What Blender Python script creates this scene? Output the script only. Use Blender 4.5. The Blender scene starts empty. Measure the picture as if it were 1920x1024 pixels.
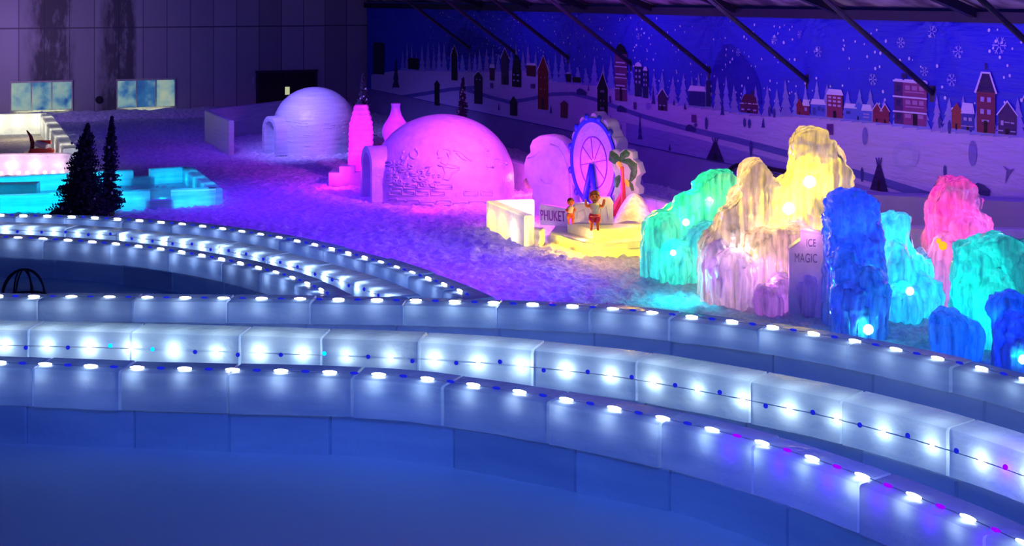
import bpy, bmesh, math, random
from mathutils import Vector, Matrix, noise
random.seed(7)
sc = bpy.context.scene
COL = sc.collection

# ------------------------------------------------------------------ survey of the place
F, YH, H = 2500.0, -6.0, 5.0            # focal length in pixels, horizon row, eye height (m)
def D(py, z): return F * (H - z) / (py - YH)          # distance of a point seen at row py with height z
def X(px, d): return (px - 960.0) * d / F
def Z(py, d): return H - (py - YH) * d / F
def wallR(px): return 19.76 / (0.4384 + (px - 960.0) / F)   # distance of the mural wall
def wallL(px): return 142.8 / (2.28 - (px - 960.0) / F)     # distance of the far concrete wall
CORNER = Vector((-6.46, 59.8, 0))
WR = Vector((0.4015, -0.9158, 0))       # along the mural wall, towards the viewer
NR = Vector((-0.9158, -0.4015, 0))      # out of the mural wall, into the hall
WL = Vector((-0.9158, -0.4015, 0))      # along the far wall, to the left
NL = Vector((0.4015, -0.9158, 0))       # out of the far wall, into the hall
UP = Vector((0, 0, 1))

# ------------------------------------------------------------------ helpers
class MB:
    def __init__(s): s.v = []; s.f = []; s.c = []; s.col = None
    def add(s, verts, faces, col=None):
        o = len(s.v); s.v += [tuple(v) for v in verts]; s.f += [tuple(i + o for i in f) for f in faces]
        s.c += [col or (1, 1, 1)] * len(verts)
    def box(s, c, ax, ay, az):
        c = Vector(c); P = [c + ax*i + ay*j + az*k for k in (-1, 1) for j in (-1, 1) for i in (-1, 1)]
        s.add(P, [(0,2,3,1),(4,5,7,6),(0,1,5,4),(2,6,7,3),(0,4,6,2),(1,3,7,5)])
    def grid(s, rows, closed_u=False, cap0=False, cap1=False, cols=None):
        n = len(rows[0]); o = len(s.v)
        for r in rows:
            s.v += [tuple(p) for p in r]; s.c += [(1, 1, 1)] * n
        if cols:
            s.c[o:] = cols
        for a in range(len(rows) - 1):
            for b in range(n if closed_u else n - 1):
                b2 = (b + 1) % n
                s.f.append((o + a*n + b, o + a*n + b2, o + (a+1)*n + b2, o + (a+1)*n + b))
        if cap0: s.f.append(tuple(o + i for i in reversed(range(n))))
        if cap1: s.f.append(tuple(o + (len(rows)-1)*n + i for i in range(n)))
    def tube(s, pts, r, n=8, caps=True):
        pts = [Vector(p) for p in pts]; rows = []
        for i, p in enumerate(pts):
            t = (pts[min(i+1, len(pts)-1)] - pts[max(i-1, 0)]).normalized()
            a = t.orthogonal().normalized() if i == 0 else (a - t * a.dot(t)).normalized()
            b = t.cross(a); rr = r[i] if isinstance(r, (list, tuple)) else r
            rows.append([p + (a*math.cos(2*math.pi*k/n) + b*math.sin(2*math.pi*k/n))*rr for k in range(n)])
        s.grid(rows, True, caps, caps)
    def ball(s, c, rx, ry=None, rz=None, nu=14, nv=9, f=None):
        ry = ry or rx; rz = rz or rx; c = Vector(c); rows = []
        for j in range(nv + 1):
            t = math.pi * (j + 0.02) / (nv + 0.04) - math.pi/2
            row = []
            for i in range(nu):
                a = 2*math.pi*i/nu
                q = Vector((math.cos(a)*math.cos(t), math.sin(a)*math.cos(t), math.sin(t)))
                k = f(q) if f else 1
                row.append(c + Vector((q.x*rx*k, q.y*ry*k, q.z*rz*k)))
            rows.append(row)
        s.grid(rows, True, True, True)
    def lathe(s, c, prof, n=32):
        c = Vector(c)
        s.grid([[c + Vector((r*math.cos(2*math.pi*k/n), r*math.sin(2*math.pi*k/n), z)) for k in range(n)] for r, z in prof], True, True, True)
    def prism(s, o, ua, va, outline, thick, bevel=0.0):
        """outline (u, v) list extruded by vector thick, front face first"""
        o = Vector(o); n = len(outline)
        cu = sum(p[0] for p in outline)/n; cv = sum(p[1] for p in outline)/n
        def ring(sh, off):
            return [o + ua*(cu + (u-cu)*sh) + va*(cv + (v-cv)*sh) + off for u, v in outline]
        if bevel:
            ext = max(max(abs(u-cu), abs(v-cv)) for u, v in outline); sh = 1 - bevel/ext; tn = thick.normalized()
            rows = [ring(sh, tn*0), ring(1, tn*bevel), ring(1, thick - tn*bevel), ring(sh, thick)]
        else:
            rows = [ring(1, thick*0), ring(1, thick)]
        s.grid(rows, True, True, True)
    def build(s, name, mat, parent=None, smooth=False, attr=None, angle=None):
        me = bpy.data.meshes.new(name)
        off = Vector(parent['_loc']) if parent is not None else Vector((0, 0, 0))
        me.from_pydata([(v[0]-off.x, v[1]-off.y, v[2]-off.z) for v in s.v], [], s.f)
        bm = bmesh.new(); bm.from_mesh(me)
        if attr:
            L = bm.verts.layers.float_color.new(attr)
            bm.verts.ensure_lookup_table()
            for v, c in zip(bm.verts, s.c): v[L] = (c[0], c[1], c[2], 1)
        bmesh.ops.recalc_face_normals(bm, faces=bm.faces)
        bm.to_mesh(me); bm.free()
        if smooth:
            for p in me.polygons: p.use_smooth = True
            if angle:
                try: me.set_sharp_from_angle(angle=math.radians(angle))
                except Exception: pass
        me.materials.append(mat)
        o = bpy.data.objects.new(name, me); COL.objects.link(o)
        if parent is not None: o.parent = parent
        return o

def thing(name, label, cat, loc, group=None):
    o = bpy.data.objects.new(name, None); COL.objects.link(o)
    o.location = loc; o['_loc'] = tuple(loc); o.empty_display_size = 0.3
    o['label'] = label; o['category'] = cat
    if group: o['group'] = group
    return o
def tag(o, label, cat, group=None, kind=None):
    o['label'] = label; o['category'] = cat
    if group: o['group'] = group
    if kind: o['kind'] = kind
    return o
def struct(o): o['kind'] = 'structure'; return o
def spline(pts, step):
    """Catmull-Rom through 2-D points resampled at step"""
    P = [Vector(p) for p in pts]; P = [P[0]*2 - P[1]] + P + [P[-1]*2 - P[-2]]
    fine = []
    for i in range(1, len(P) - 2):
        for k in range(24):
            t = k/24; a, b, c, d = P[i-1], P[i], P[i+1], P[i+2]
            fine.append(0.5*((2*b) + (c-a)*t + (2*a-5*b+4*c-d)*t*t + (3*b-a-3*c+d)*t*t*t))
    fine.append(P[-2])
    L = [0]
    for i in range(1, len(fine)): L.append(L[-1] + (fine[i]-fine[i-1]).length)
    def at(s):
        s = max(0, min(L[-1], s)); lo, hi = 0, len(L)-1
        while hi - lo > 1:
            m = (lo+hi)//2
            if L[m] <= s: lo = m
            else: hi = m
        k = (s - L[lo])/max(1e-9, L[hi]-L[lo])
        p = fine[lo].lerp(fine[hi], k)
        a = fine[max(0, lo-6)]; b = fine[min(len(fine)-1, hi+6)]
        return p, (b-a).normalized()
    return at, L[-1]

# ------------------------------------------------------------------ materials
def newmat(name):
    m = bpy.data.materials.new(name); m.use_nodes = True
    nt = m.node_tree; nt.nodes.clear()
    out = nt.nodes.new('ShaderNodeOutputMaterial')
    return m, nt, out
def N(nt, t, **kw):
    n = nt.nodes.new(t)
    for k, v in kw.items():
        if k.startswith('i_'):
            n.inputs[k[2:].replace('_', ' ')].default_value = v
        else: setattr(n, k, v)
    return n
def ramp(nt, stops):
    r = nt.nodes.new('ShaderNodeValToRGB')
    while len(r.color_ramp.elements) > 1: r.color_ramp.elements.remove(r.color_ramp.elements[-1])
    r.color_ramp.elements[0].position = stops[0][0]; r.color_ramp.elements[0].color = (*stops[0][1], 1)
    for p, c in stops[1:]:
        e = r.color_ramp.elements.new(p); e.color = (*c, 1)
    return r
def coords(nt, scale=(1, 1, 1)):
    tc = nt.nodes.new('ShaderNodeNewGeometry'); mp = nt.nodes.new('ShaderNodeMapping')
    mp.inputs['Scale'].default_value = scale
    nt.links.new(tc.outputs['Position'], mp.inputs['Vector'])
    return mp.outputs['Vector']

def ice(name, dark, light, trans=0.45, rough=0.25, spec=0.12, nscale=(3, 3, 3), bump=0.25, bscale=6, tone=False, bdist=0.05, bstretch=(1, 1, 1)):
    m, nt, out = newmat(name); L = nt.links.new
    v = coords(nt, nscale)
    n = N(nt, 'ShaderNodeTexNoise'); n.inputs['Scale'].default_value = 1.0; n.inputs['Detail'].default_value = 6; L(v, n.inputs['Vector'])
    r = ramp(nt, [(0.3, dark), (0.7, light)]); L(n.outputs['Fac'], r.inputs['Fac'])
    colr = r.outputs['Color']
    if tone:
        a = N(nt, 'ShaderNodeAttribute', attribute_name='tone')
        mx = N(nt, 'ShaderNodeMix', data_type='RGBA', blend_type='MULTIPLY'); mx.inputs[0].default_value = 1
        L(colr, mx.inputs[6]); L(a.outputs['Color'], mx.inputs[7]); colr = mx.outputs[2]
    b = N(nt, 'ShaderNodeTexNoise'); b.inputs['Scale'].default_value = bscale; b.inputs['Detail'].default_value = 5; L(coords(nt, bstretch), b.inputs['Vector'])
    bp = N(nt, 'ShaderNodeBump'); bp.inputs['Strength'].default_value = bump; bp.inputs['Distance'].default_value = bdist; L(b.outputs['Fac'], bp.inputs['Height'])
    d = N(nt, 'ShaderNodeBsdfDiffuse'); t = N(nt, 'ShaderNodeBsdfTranslucent'); g = N(nt, 'ShaderNodeBsdfGlossy')
    g.inputs['Roughness'].default_value = rough; g.inputs['Color'].default_value = (0.9, 0.95, 1, 1)
    for x in (d, t): L(colr, x.inputs['Color'])
    for x in (d, t, g): L(bp.outputs['Normal'], x.inputs['Normal'])
    m1 = N(nt, 'ShaderNodeMixShader'); m1.inputs[0].default_value = trans; L(d.outputs[0], m1.inputs[1]); L(t.outputs[0], m1.inputs[2])
    fr = N(nt, 'ShaderNodeFresnel'); fr.inputs['IOR'].default_value = 1.31; L(bp.outputs['Normal'], fr.inputs['Normal'])
    ma = N(nt, 'ShaderNodeMath', operation='ADD', use_clamp=True); L(fr.outputs[0], ma.inputs[0]); ma.inputs[1].default_value = spec - 0.02
    m2 = N(nt, 'ShaderNodeMixShader'); L(ma.outputs[0], m2.inputs[0]); L(m1.outputs[0], m2.inputs[1]); L(g.outputs[0], m2.inputs[2])
    L(m2.outputs[0], out.inputs['Surface'])
    return m
def matte(name, c, rough=0.6, c2=None, scale=8, bump=0.0, metal=0.0, spec=0.4):
    m, nt, out = newmat(name); L = nt.links.new
    p = N(nt, 'ShaderNodeBsdfPrincipled'); p.inputs['Roughness'].default_value = rough; p.inputs['Metallic'].default_value = metal
    p.inputs['Specular IOR Level'].default_value = spec
    n = N(nt, 'ShaderNodeTexNoise'); n.inputs['Scale'].default_value = scale; n.inputs['Detail'].default_value = 5; L(coords(nt), n.inputs['Vector'])
    c2 = c2 or tuple(x*0.75 for x in c)
    r = ramp(nt, [(0.35, c2), (0.65, c)]); L(n.outputs['Fac'], r.inputs['Fac']); L(r.outputs['Color'], p.inputs['Base Color'])
    if bump:
        bp = N(nt, 'ShaderNodeBump'); bp.inputs['Strength'].default_value = bump; bp.inputs['Distance'].default_value = 0.05
        L(n.outputs['Fac'], bp.inputs['Height']); L(bp.outputs['Normal'], p.inputs['Normal'])
    L(p.outputs[0], out.inputs['Surface'])
    return m
def glow(name, c, s):
    m, nt, out = newmat(name); e = N(nt, 'ShaderNodeEmission'); e.inputs['Color'].default_value = (*c, 1); e.inputs['Strength'].default_value = s
    nt.links.new(e.outputs[0], out.inputs['Surface']); return m

M = {}
M['snow'] = matte('snow', (0.82, 0.84, 0.9), 0.8, (0.50, 0.52, 0.62), 8, 1.0)
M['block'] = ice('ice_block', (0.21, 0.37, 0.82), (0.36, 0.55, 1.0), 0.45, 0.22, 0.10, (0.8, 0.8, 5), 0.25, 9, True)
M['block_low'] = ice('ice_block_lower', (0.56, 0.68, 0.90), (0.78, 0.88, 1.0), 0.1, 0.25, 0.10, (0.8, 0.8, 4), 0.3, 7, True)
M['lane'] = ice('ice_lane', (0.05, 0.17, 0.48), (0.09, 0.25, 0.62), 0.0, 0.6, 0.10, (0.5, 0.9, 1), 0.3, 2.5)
M['sculpt'] = ice('ice_sculpture', (0.66, 0.72, 0.82), (0.88, 0.92, 0.98), 0.5, 0.42, 0.06, (4, 4, 4), 0.5, 9)
M['course_lit'] = ice('ice_lit_course', (0.66, 0.70, 0.92), (0.86, 0.88, 1.0), 0.1, 0.3, 0.10, (0.6, 0.6, 3), 0.2, 6, True)  # paler ice colour carries the light thrown by the middle wall's lamps
M['drip'] = ice('ice_dripping', (0.26, 0.30, 0.42), (0.88, 0.92, 0.98), 0.5, 0.15, 0.10, (11, 11, 0.9), 0.8, 9, bstretch=(1, 1, .18))
M['pack'] = ice('ice_packed', (0.62, 0.66, 0.8), (0.82, 0.86, 0.95), 0.4, 0.4, 0.05, (1, 1, 14), 0.35, 12)
M['black'] = matte('black_rubber', (0.012, 0.012, 0.02), 0.5)
M['steel'] = matte('dark_steel', (0.035, 0.035, 0.06), 0.45, metal=0.3)
M['rod'] = matte('galvanised_steel', (0.06, 0.055, 0.09), 0.4, metal=0.6)
M['red'] = matte('red_paint', (0.55, 0.02, 0.03), 0.4)
M['maroon'] = matte('maroon_paint', (0.16, 0.015, 0.02), 0.5)
M['lilac'] = matte('lilac_cushion', (0.6, 0.5, 0.62), 0.8)
M['needle'] = matte('conifer_needles', (0.07, 0.07, 0.18), 0.7, (0.015, 0.018, 0.05), 12)
M['frosted_needle'] = matte('frosted_needles', (0.12, 0.12, 0.22), 0.7, (0.02, 0.02, 0.05), 25)
M['bark'] = matte('bark', (0.05, 0.03, 0.03), 0.9)
M['wire'] = matte('clear_cable', (0.6, 0.65, 0.8), 0.3)
M['bulb'] = glow('white_lamp', (1.0, 0.97, 0.88), 5)
M['bulb_blue'] = glow('blue_lamp', (0.01, 0.02, 0.75), 0.9)
M['bulb_cyan'] = glow('cyan_lamp', (0.0, 0.45, 1.0), 2.5)
M['bulb_violet'] = glow('violet_lamp', (0.22, 0.0, 0.85), 1.6)
M['lamp_white'] = glow('white_hot_lamp', (1, 0.97, 0.85), 14)
M['blue_paint'] = matte('blue_paint', (0.02, 0.03, 0.75), 0.4)
M['green_paint'] = matte('green_paint', (0.03, 0.14, 0.06), 0.5, (0.02, 0.06, 0.03), 14)
M['red_dye'] = matte('red_dye', (0.65, 0.02, 0.06), 0.4)
M['orange_paint'] = matte('orange_paint', (0.75, 0.16, 0.03), 0.5)
M['brown_paint'] = matte('brown_paint', (0.14, 0.03, 0.015), 0.5)
M['yellow_paint'] = matte('yellow_paint', (0.85, 0.6, 0.05), 0.5)
M['lilac_groove_shade'] = matte('lilac_groove_shade', (0.42, 0.32, 0.52), 0.5)  # darker lilac paints the shade inside the engraved letters
M['purple_paint'] = matte('purple_paint', (0.22, 0.02, 0.42), 0.5)
M['cream_paint'] = matte('cream_paint', (0.85, 0.72, 0.45), 0.5)
M['roof_dark'] = matte('dark_beam', (0.015, 0.013, 0.04), 0.6)

# far wall: concrete panels with seams and dark streaks
def mat_panels():
    m, nt, out = newmat('concrete_panels'); L = nt.links.new
    tc = N(nt, 'ShaderNodeTexCoord'); sep = N(nt, 'ShaderNodeSeparateXYZ'); L(tc.outputs['Object'], sep.inputs[0])
    def math_(op, a, b=None, **k):
        n = N(nt, 'ShaderNodeMath', operation=op, **k)
        for i, q in enumerate((a, b)):
            if q is None: continue
            if isinstance(q, (int, float)): n.inputs[i].default_value = q
            else: L(q, n.inputs[i])
        return n.outputs[0]
    x = sep.outputs[0]; z = sep.outputs[2]
    fx = math_('FRACT', math_('DIVIDE', x, 0.98)); seam = math_('LESS_THAN', fx, 0.035)
    hz = math_('LESS_THAN', math_('ABSOLUTE', math_('SUBTRACT', z, 3.72)), 0.03)
    seam = math_('MAXIMUM', seam, hz)
    n = N(nt, 'ShaderNodeTexNoise'); n.inputs['Scale'].default_value = 1; n.inputs['Detail'].default_value = 9; n.inputs['Roughness'].default_value = 0.7
    mp = N(nt, 'ShaderNodeMapping'); mp.inputs['Scale'].default_value = (1.6, 1, 0.55); L(tc.outputs['Object'], mp.inputs[0]); L(mp.outputs[0], n.inputs['Vector'])
    def band(c, w):   # streak at distance c along the wall
        return math_('SUBTRACT', 1.0, math_('DIVIDE', math_('ABSOLUTE', math_('SUBTRACT', x, c)), w), use_clamp=True)
    bands = math_('MAXIMUM', band(STAIN1, 1.3), math_('MAXIMUM', band(STAIN2, 1.0), math_('MULTIPLY', band(STAIN3, 0.45), 0.9)))
    st = math_('MULTIPLY', bands, math_('MULTIPLY', n.outputs['Fac'], n.outputs['Fac']))
    st2 = N(nt, 'ShaderNodeMapRange'); L(st, st2.inputs[0]); st2.inputs[1].default_value = 0.06; st2.inputs[2].default_value = 0.19
    # per panel tone
    fl = math_('FLOOR', math_('DIVIDE', x, 0.98)); wn = N(nt, 'ShaderNodeTexWhiteNoise', noise_dimensions='1D'); L(fl, wn.inputs['W'])
    r = ramp(nt, [(0, (0.27, 0.26, 0.29)), (1, (0.42, 0.40, 0.45))]); L(wn.outputs['Value'], r.inputs['Fac'])
    mx = N(nt, 'ShaderNodeMix', data_type='RGBA'); L(st2.outputs[0], mx.inputs[0]); L(r.outputs['Color'], mx.inputs[6]); mx.inputs[7].default_value = (0.085, 0.08, 0.09, 1)
    mx2 = N(nt, 'ShaderNodeMix', data_type='RGBA'); L(math_('MULTIPLY', seam, 0.75), mx2.inputs[0]); L(mx.outputs[2], mx2.inputs[6]); mx2.inputs[7].default_value = (0.05, 0.05, 0.07, 1)
    p = N(nt, 'ShaderNodeBsdfPrincipled'); p.inputs['Roughness'].default_value = 0.7; L(mx2.outputs[2], p.inputs['Base Color'])
    bp = N(nt, 'ShaderNodeBump'); bp.inputs['Strength'].default_value = 0.3; bp.inputs['Distance'].default_value = 0.03; L(n.outputs['Fac'], bp.inputs['Height']); L(bp.outputs[0], p.inputs['Normal'])
    L(p.outputs[0], out.inputs['Surface']); return m
def ulen(px): d = wallL(px); return (Vector((X(px, d), d, 0)) - CORNER).length
STAIN1, STAIN2, STAIN3 = ulen(95), ulen(218), ulen(242)
M['panels'] = mat_panels()

def mat_window(name, seed, blue, smudge):
    m, nt, out = newmat(name); L = nt.links.new
    n = N(nt, 'ShaderNodeTexNoise'); n.inputs['Scale'].default_value = 1.3; n.inputs['Detail'].default_value = 3
    tc = N(nt, 'ShaderNodeTexCoord'); mp = N(nt, 'ShaderNodeMapping'); mp.inputs['Location'].default_value = (seed, seed*1.7, 0); L(tc.outputs['Object'], mp.inputs[0]); L(mp.outputs[0], n.inputs['Vector'])
    r = ramp(nt, [(0.30, (0.01, 0.06, 0.35)), (0.30 + 0.22*blue, (0.05, 0.22, 0.55)), (0.42 + 0.25*blue, (0.30, 0.55, 0.62)), (0.68 + 0.2*blue, (0.68, 0.78, 0.55))])
    L(n.outputs['Fac'], r.inputs['Fac'])
    e = N(nt, 'ShaderNodeEmission'); L(r.outputs['Color'], e.inputs['Color']); e.inputs['Strength'].default_value = 0.6
    g = N(nt, 'ShaderNodeBsdfGlossy'); g.inputs['Roughness'].default_value = 0.2
    mx = N(nt, 'ShaderNodeMixShader'); mx.inputs[0].default_value = 0.08; L(e.outputs[0], mx.inputs[1]); L(g.outputs[0], mx.inputs[2])
    L(mx.outputs[0], out.inputs['Surface']); return m

def mat_mural():
    m, nt, out = newmat('printed_banner'); L = nt.links.new
    a = N(nt, 'ShaderNodeAttribute', attribute_name='print')
    n = N(nt, 'ShaderNodeTexNoise'); n.inputs['Scale'].default_value = 1.6; n.inputs['Detail'].default_value = 3; L(coords(nt, (1, 1, 5)), n.inputs['Vector'])
    p = N(nt, 'ShaderNodeBsdfPrincipled'); p.inputs['Roughness'].default_value = 0.5; p.inputs['Specular IOR Level'].default_value = 0.2
    L(a.outputs['Color'], p.inputs['Base Color'])
    bp = N(nt, 'ShaderNodeBump'); bp.inputs['Strength'].default_value = 0.5; bp.inputs['Distance'].default_value = 0.12; L(n.outputs['Fac'], bp.inputs['Height']); L(bp.outputs[0], p.inputs['Normal'])
    L(p.outputs[0], out.inputs['Surface']); return m
M['mural'] = mat_mural()
def mat_roof():
    m, nt, out = newmat('roof_film'); L = nt.links.new
    n = N(nt, 'ShaderNodeTexNoise'); n.inputs['Scale'].default_value = 1.3; n.inputs['Detail'].default_value = 7; L(coords(nt, (1, 1, 1)), n.inputs['Vector'])
    r = ramp(nt, [(0.42, (0.10, 0.07, 0.16)), (0.62, (0.55, 0.5, 0.62))]); L(n.outputs['Fac'], r.inputs['Fac'])
    p = N(nt, 'ShaderNodeBsdfPrincipled'); p.inputs['Roughness'].default_value = 0.5; L(r.outputs['Color'], p.inputs['Base Color'])
    L(p.outputs[0], out.inputs['Surface']); return m
M['roof'] = mat_roof()

# ------------------------------------------------------------------ lights
def point(name, loc, col, power, r=0.05, parent=None):
    l = bpy.data.lights.new(name, 'POINT'); l.color = col; l.energy = power; l.shadow_soft_size = r
    o = bpy.data.objects.new(name, l); COL.objects.link(o)
    if parent is not None: o.parent = parent; loc = Vector(loc) - Vector(parent['_loc'])
    o.location = loc; return o
def area(name, loc, target, col, power, sx, sy=None, spread=None):
    l = bpy.data.lights.new(name, 'AREA'); l.color = col; l.energy = power; l.shape = 'RECTANGLE'; l.size = sx; l.size_y = sy or sx
    if spread: l.spread = math.radians(spread)
    o = bpy.data.objects.new(name, l); COL.objects.link(o); o.location = loc
    o.rotation_euler = (Vector(target) - Vector(loc)).to_track_quat('-Z', 'Y').to_euler(); return o

# ================================================================== SETTING
def fbm(x, y, z=0.0, o=4):
    s = 0; a = 0.5
    for _ in range(o):
        s += a*noise.noise(Vector((x, y, z))); x *= 2.1; y *= 2.1; a *= 0.5
    return s
def make_floor():
    m = MB(); x0, x1, y0, y1 = -26, 13, 11.5, 62.0
    ys = []; y = y0
    while y < y1: ys.append(y); y += 0.055 + 0.0032*(y - y0)
    rows = []
    for y in ys:
        hw0 = max(x0, -0.46*y - 2); hw1 = min(x1, 0.46*y + 3.5)
        n = 380
        row = []
        for i in range(n):
            x = hw0 + (hw1-hw0)*i/(n-1)
            c = abs(noise.noise(Vector((x*3.2, y*3.2, 1.0))))*0.08 + abs(noise.noise(Vector((x*8.0, y*6.0, 4.0))))*0.13 + noise.noise(Vector((x*0.5, y*0.5, 9.0)))*0.05
            row.append((x, y, c - 0.05))
        rows.append(row)
    m.grid(rows)
    return struct(m.build('floor', M['snow'], smooth=True))
make_floor()

def make_wall_left():
    m = MB(); Lw = 22; 
    # local frame: x along the wall from the corner, y out of the wall, z up
    m.grid([[(-0.0, 0, -0.1), (Lw, 0, -0.1)], [(0, 0, 9), (Lw, 0, 9)]])
    m.grid([[(-0.0, -0.3, -0.1), (Lw, -0.3, -0.1)], [(0, -0.3, 9), (Lw, -0.3, 9)]])
    o = m.build('wall_left', M['panels']); o.location = CORNER
    R = Matrix((WL, NL, UP)).transposed(); o.rotation_euler = R.to_euler()
    return struct(o)
make_wall_left()
def onL(px, py, off=0.0):
    d = wallL(px); return Vector((X(px, d), d, Z(py, d))) + NL*off
def onR(px, py, off=0.0):
    d = wallR(px); return Vector((X(px, d), d, Z(py, d))) + NR*off

def make_wall_right():
    m = MB(); a = CORNER - NR*0.12 ; b = CORNER + WR*46 - NR*0.12
    m.box((a + b)/2 + UP*2.3 - NR*0.1, WR*23, NR*0.1, UP*2.4)
    return struct(m.build('wall_right', M['roof_dark']))
make_wall_right()
# plinth below the banner: pale sheeting down to the snow
m = MB(); a = CORNER; 
rows = []
for zz, off in ((-0.1, 0.42), (0.15, 0.36), (0.55, 0.22), (0.9, 0.06), (0.98, 0.0)):
    rows.append([a + WR*(0.4*i) + UP*(zz + 0.03*fbm(i*0.3, zz*2)) + NR*(off + 0.06*fbm(i*0.35, zz*3, 5)) for i in range(110)])
m.grid(rows)
M['sheet'] = matte('pale_sheeting', (0.27, 0.22, 0.55), 0.6, (0.22, 0.18, 0.48), 0.8)
struct(m.build('baseboard_right', M['sheet'], smooth=True))

def window(n, x0, x1, yt, yb, blue):
    """frame with three panes in the far wall"""
    root = thing('window_%d' % n, 'x', 'window', onL((x0+x1)/2, yb)); 
    del root['label']; del root['category']; root['kind'] = 'structure'
    a = onL(x0, yb); b = onL(x1, yb); w = (a-b).length; h = onL((x0+x1)/2, yt).z - a.z
    fr = MB(); mid = (a+b)/2; mid.z = a.z
    for k in range(4):
        p = a.lerp(b, k/3); fr.box(Vector((p.x, p.y, a.z + h/2)) + NL*0.03, WL*0.025, NL*0.05, UP*(h/2))
    for zz in (0, h): fr.box(mid + UP*zz + NL*0.03, WL*(w/2 + 0.03), NL*0.06, UP*0.035)
    fr.build('window_frame', M['frame'], root)
    for k in range(3):
        p = a.lerp(b, (k+0.5)/3); q = MB(); q.box(Vector((p.x, p.y, a.z + h/2)) + NL*0.02, WL*(w/6 - 0.02), NL*0.008, UP*(h/2 - 0.02))
        q.build('pane', mat_window('lit_pane_%d%d' % (n, k), n*3.1 + k*1.9, blue[k], False), root)
    return root
M['frame'] = matte('pale_frame', (0.55, 0.58, 0.45), 0.5)
window(1, 20, 135, 153, 209, (0.15, 0.35, 0.3))
window(2, 219, 328, 149, 203.5, (0.75, 1.0, 0.45))
# small dark vent hole in the far wall
m = MB(); p = onL(186, 187); m.lathe((0,0,0), [(0.001,0),(0.16,0),(0.16,0.04),(0.11,0.05),(0.1,0.01),(0.001,0.01)], 12)
Rm = Matrix((WL, UP, NL)).transposed()
m.v = [tuple(p + Rm @ Vector(v)) for v in m.v]
tag(m.build('wall_vent', M['black']), 'small dark round vent in grey wall between the two lit windows', 'vent')

# dark double door
root = thing('door_1', 'x', 'door', onL(530, 222)); del root['label']; del root['category']; root['kind'] = 'structure'
a = onL(482, 218); b = onL(592, 218); zt = onL(530, 136).z; mid = (a+b)/2; w = (a-b).length
M['door'] = matte('dark_door', (0.012, 0.01, 0.012), 0.5)
for k in range(2):
    p = a.lerp(b, 0.25 + 0.5*k); q = MB(); q.box(Vector((p.x, p.y, zt/2)) + NL*0.03, WL*(w/4 - 0.015), NL*0.03, UP*(zt/2)); q.build('door_panel', M['door'], root)
q = MB(); q.box(Vector((mid.x, mid.y, zt + 0.05)) + NL*0.04, WL*(w/2 + 0.08), NL*0.05, UP*0.05)
for e in (a, b): q.box(Vector((e.x, e.y, zt/2)) + NL*0.04, WL*0.05, NL*0.05, UP*(zt/2))
q.build('door_frame', M['steel'], root)
q = MB(); p = onL(538, 170, 0.07); q.box(p, WL*0.1, NL*0.01, UP*0.17); q.build('door_window', glow('door_pane', (0.62, 0.66, 0.40), 0.8), root)
q = MB(); q.tube([onL(474, 144, 0.12), onL(474, 158, 0.12)], 0.045); tag(q.build('wall_reflection', matte('pale_tube', (0.55, 0.55, 0.7), 0.4)), 'slim pale tube standing for a reflection on the dark wall beside the door', 'lamp')  # pale tube stands in for a reflection on the wall

# roof over the mural: film, eave beam, rafters, braces
m = MB(); S = math.tan(math.radians(19)); n = 60; rows = []
for j in range(14):
    t = j*0.8
    rows.append([CORNER + WR*(i*46/n) + NR*t + UP*(4.78 + S*t + 0.06*math.sin(i*1.3)*math.sin(j)) for i in range(n+1)])
m.grid(rows)
struct(m.build('ceiling', M['roof'], smooth=True))
m = MB(); m.box(CORNER + WR*23 + NR*0.10 + UP*4.62, WR*23, NR*0.10, UP*0.10); struct(m.build('trim_1', M['roof_dark']))
m = MB(); m.box(CORNER + WR*23 + NR*0.95 + UP*5.0, WR*23, NR*0.04, UP*0.05); struct(m.build('trim_2', M['roof_dark']))
braceY = [48.3, 44.6, 40.9, 37.25, 33.5, 29.8, 26.1, 22.4, 18.7]
for i, y in enumerate(braceY):
    p = Vector((19.76 - 0.4384*y, y, 3.1)) + NR*0.08
    m = MB(); dr = (NR + UP*0.72).normalized(); q = p + dr*5.2
    m.tube([p - dr*0.05, q], 0.055, 8)
    m.box(p + NR*(-0.02), WR*0.09, NR*0.05, UP*0.16)
    struct(m.build('roof_brace', M['rod'])).name = 'roof_brace'
    m = MB(); c = Vector((p.x, p.y, 0)) + WR*1.2 + NR*5 + UP*(4.66 + S*5)
    m.box(c, (NR + UP*S).normalized()*5.4, WR*0.09, UP*0.09); struct(m.build('roof_rafter', M['roof_dark']))
    m = MB(); m.box(Vector((p.x, p.y, 2.2)) - NR*0.15, WR*0.05, NR*0.05, UP*2.3); struct(m.build('wall_column', M['roof_dark']))

# ================================================================== MURAL BANNER
ZB, ZT = 0.89, 4.52
def fold(u, z):
    """depth of the cloth folds: hung from points over the columns, creases fan out from them"""
    s = 0.0
    for y in braceY:
        uc = (CORNER.y - y)/0.9158 + 0.15
        du = u - uc; dz = ZT + 0.1 - z
        if abs(du) < 3.2 and dz > 0:
            r = math.hypot(du, dz); a = math.atan2(du, dz)
            s += 0.05*math.cos(a*11)*math.exp(-r*0.55)*min(1, r*2)*(1 - abs(du)/3.2)
    s += 0.022*math.sin(u*1.7 + z*3.1) * max(0, (z-2.4)/2)
    return s
def wpos(u, z, off=0.0):
    return CORNER + WR*u + UP*z + NR*(0.09 + fold(u, z) + off)
def uz(px, py):
    d = wallR(px); p = Vector((X(px, d), d, 0)); return (p - CORNER).dot(WR), Z(py, d)
mur = MB()
SKY = (0.030, 0.040, 0.62); SNOWP = (0.54, 0.44, 0.84); HILL = (0.28, 0.23, 0.72); ROAD = (0.12, 0.12, 0.50); PINE = (0.27, 0.26, 0.80); MOUNT = (0.012, 0.015, 0.40)
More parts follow.
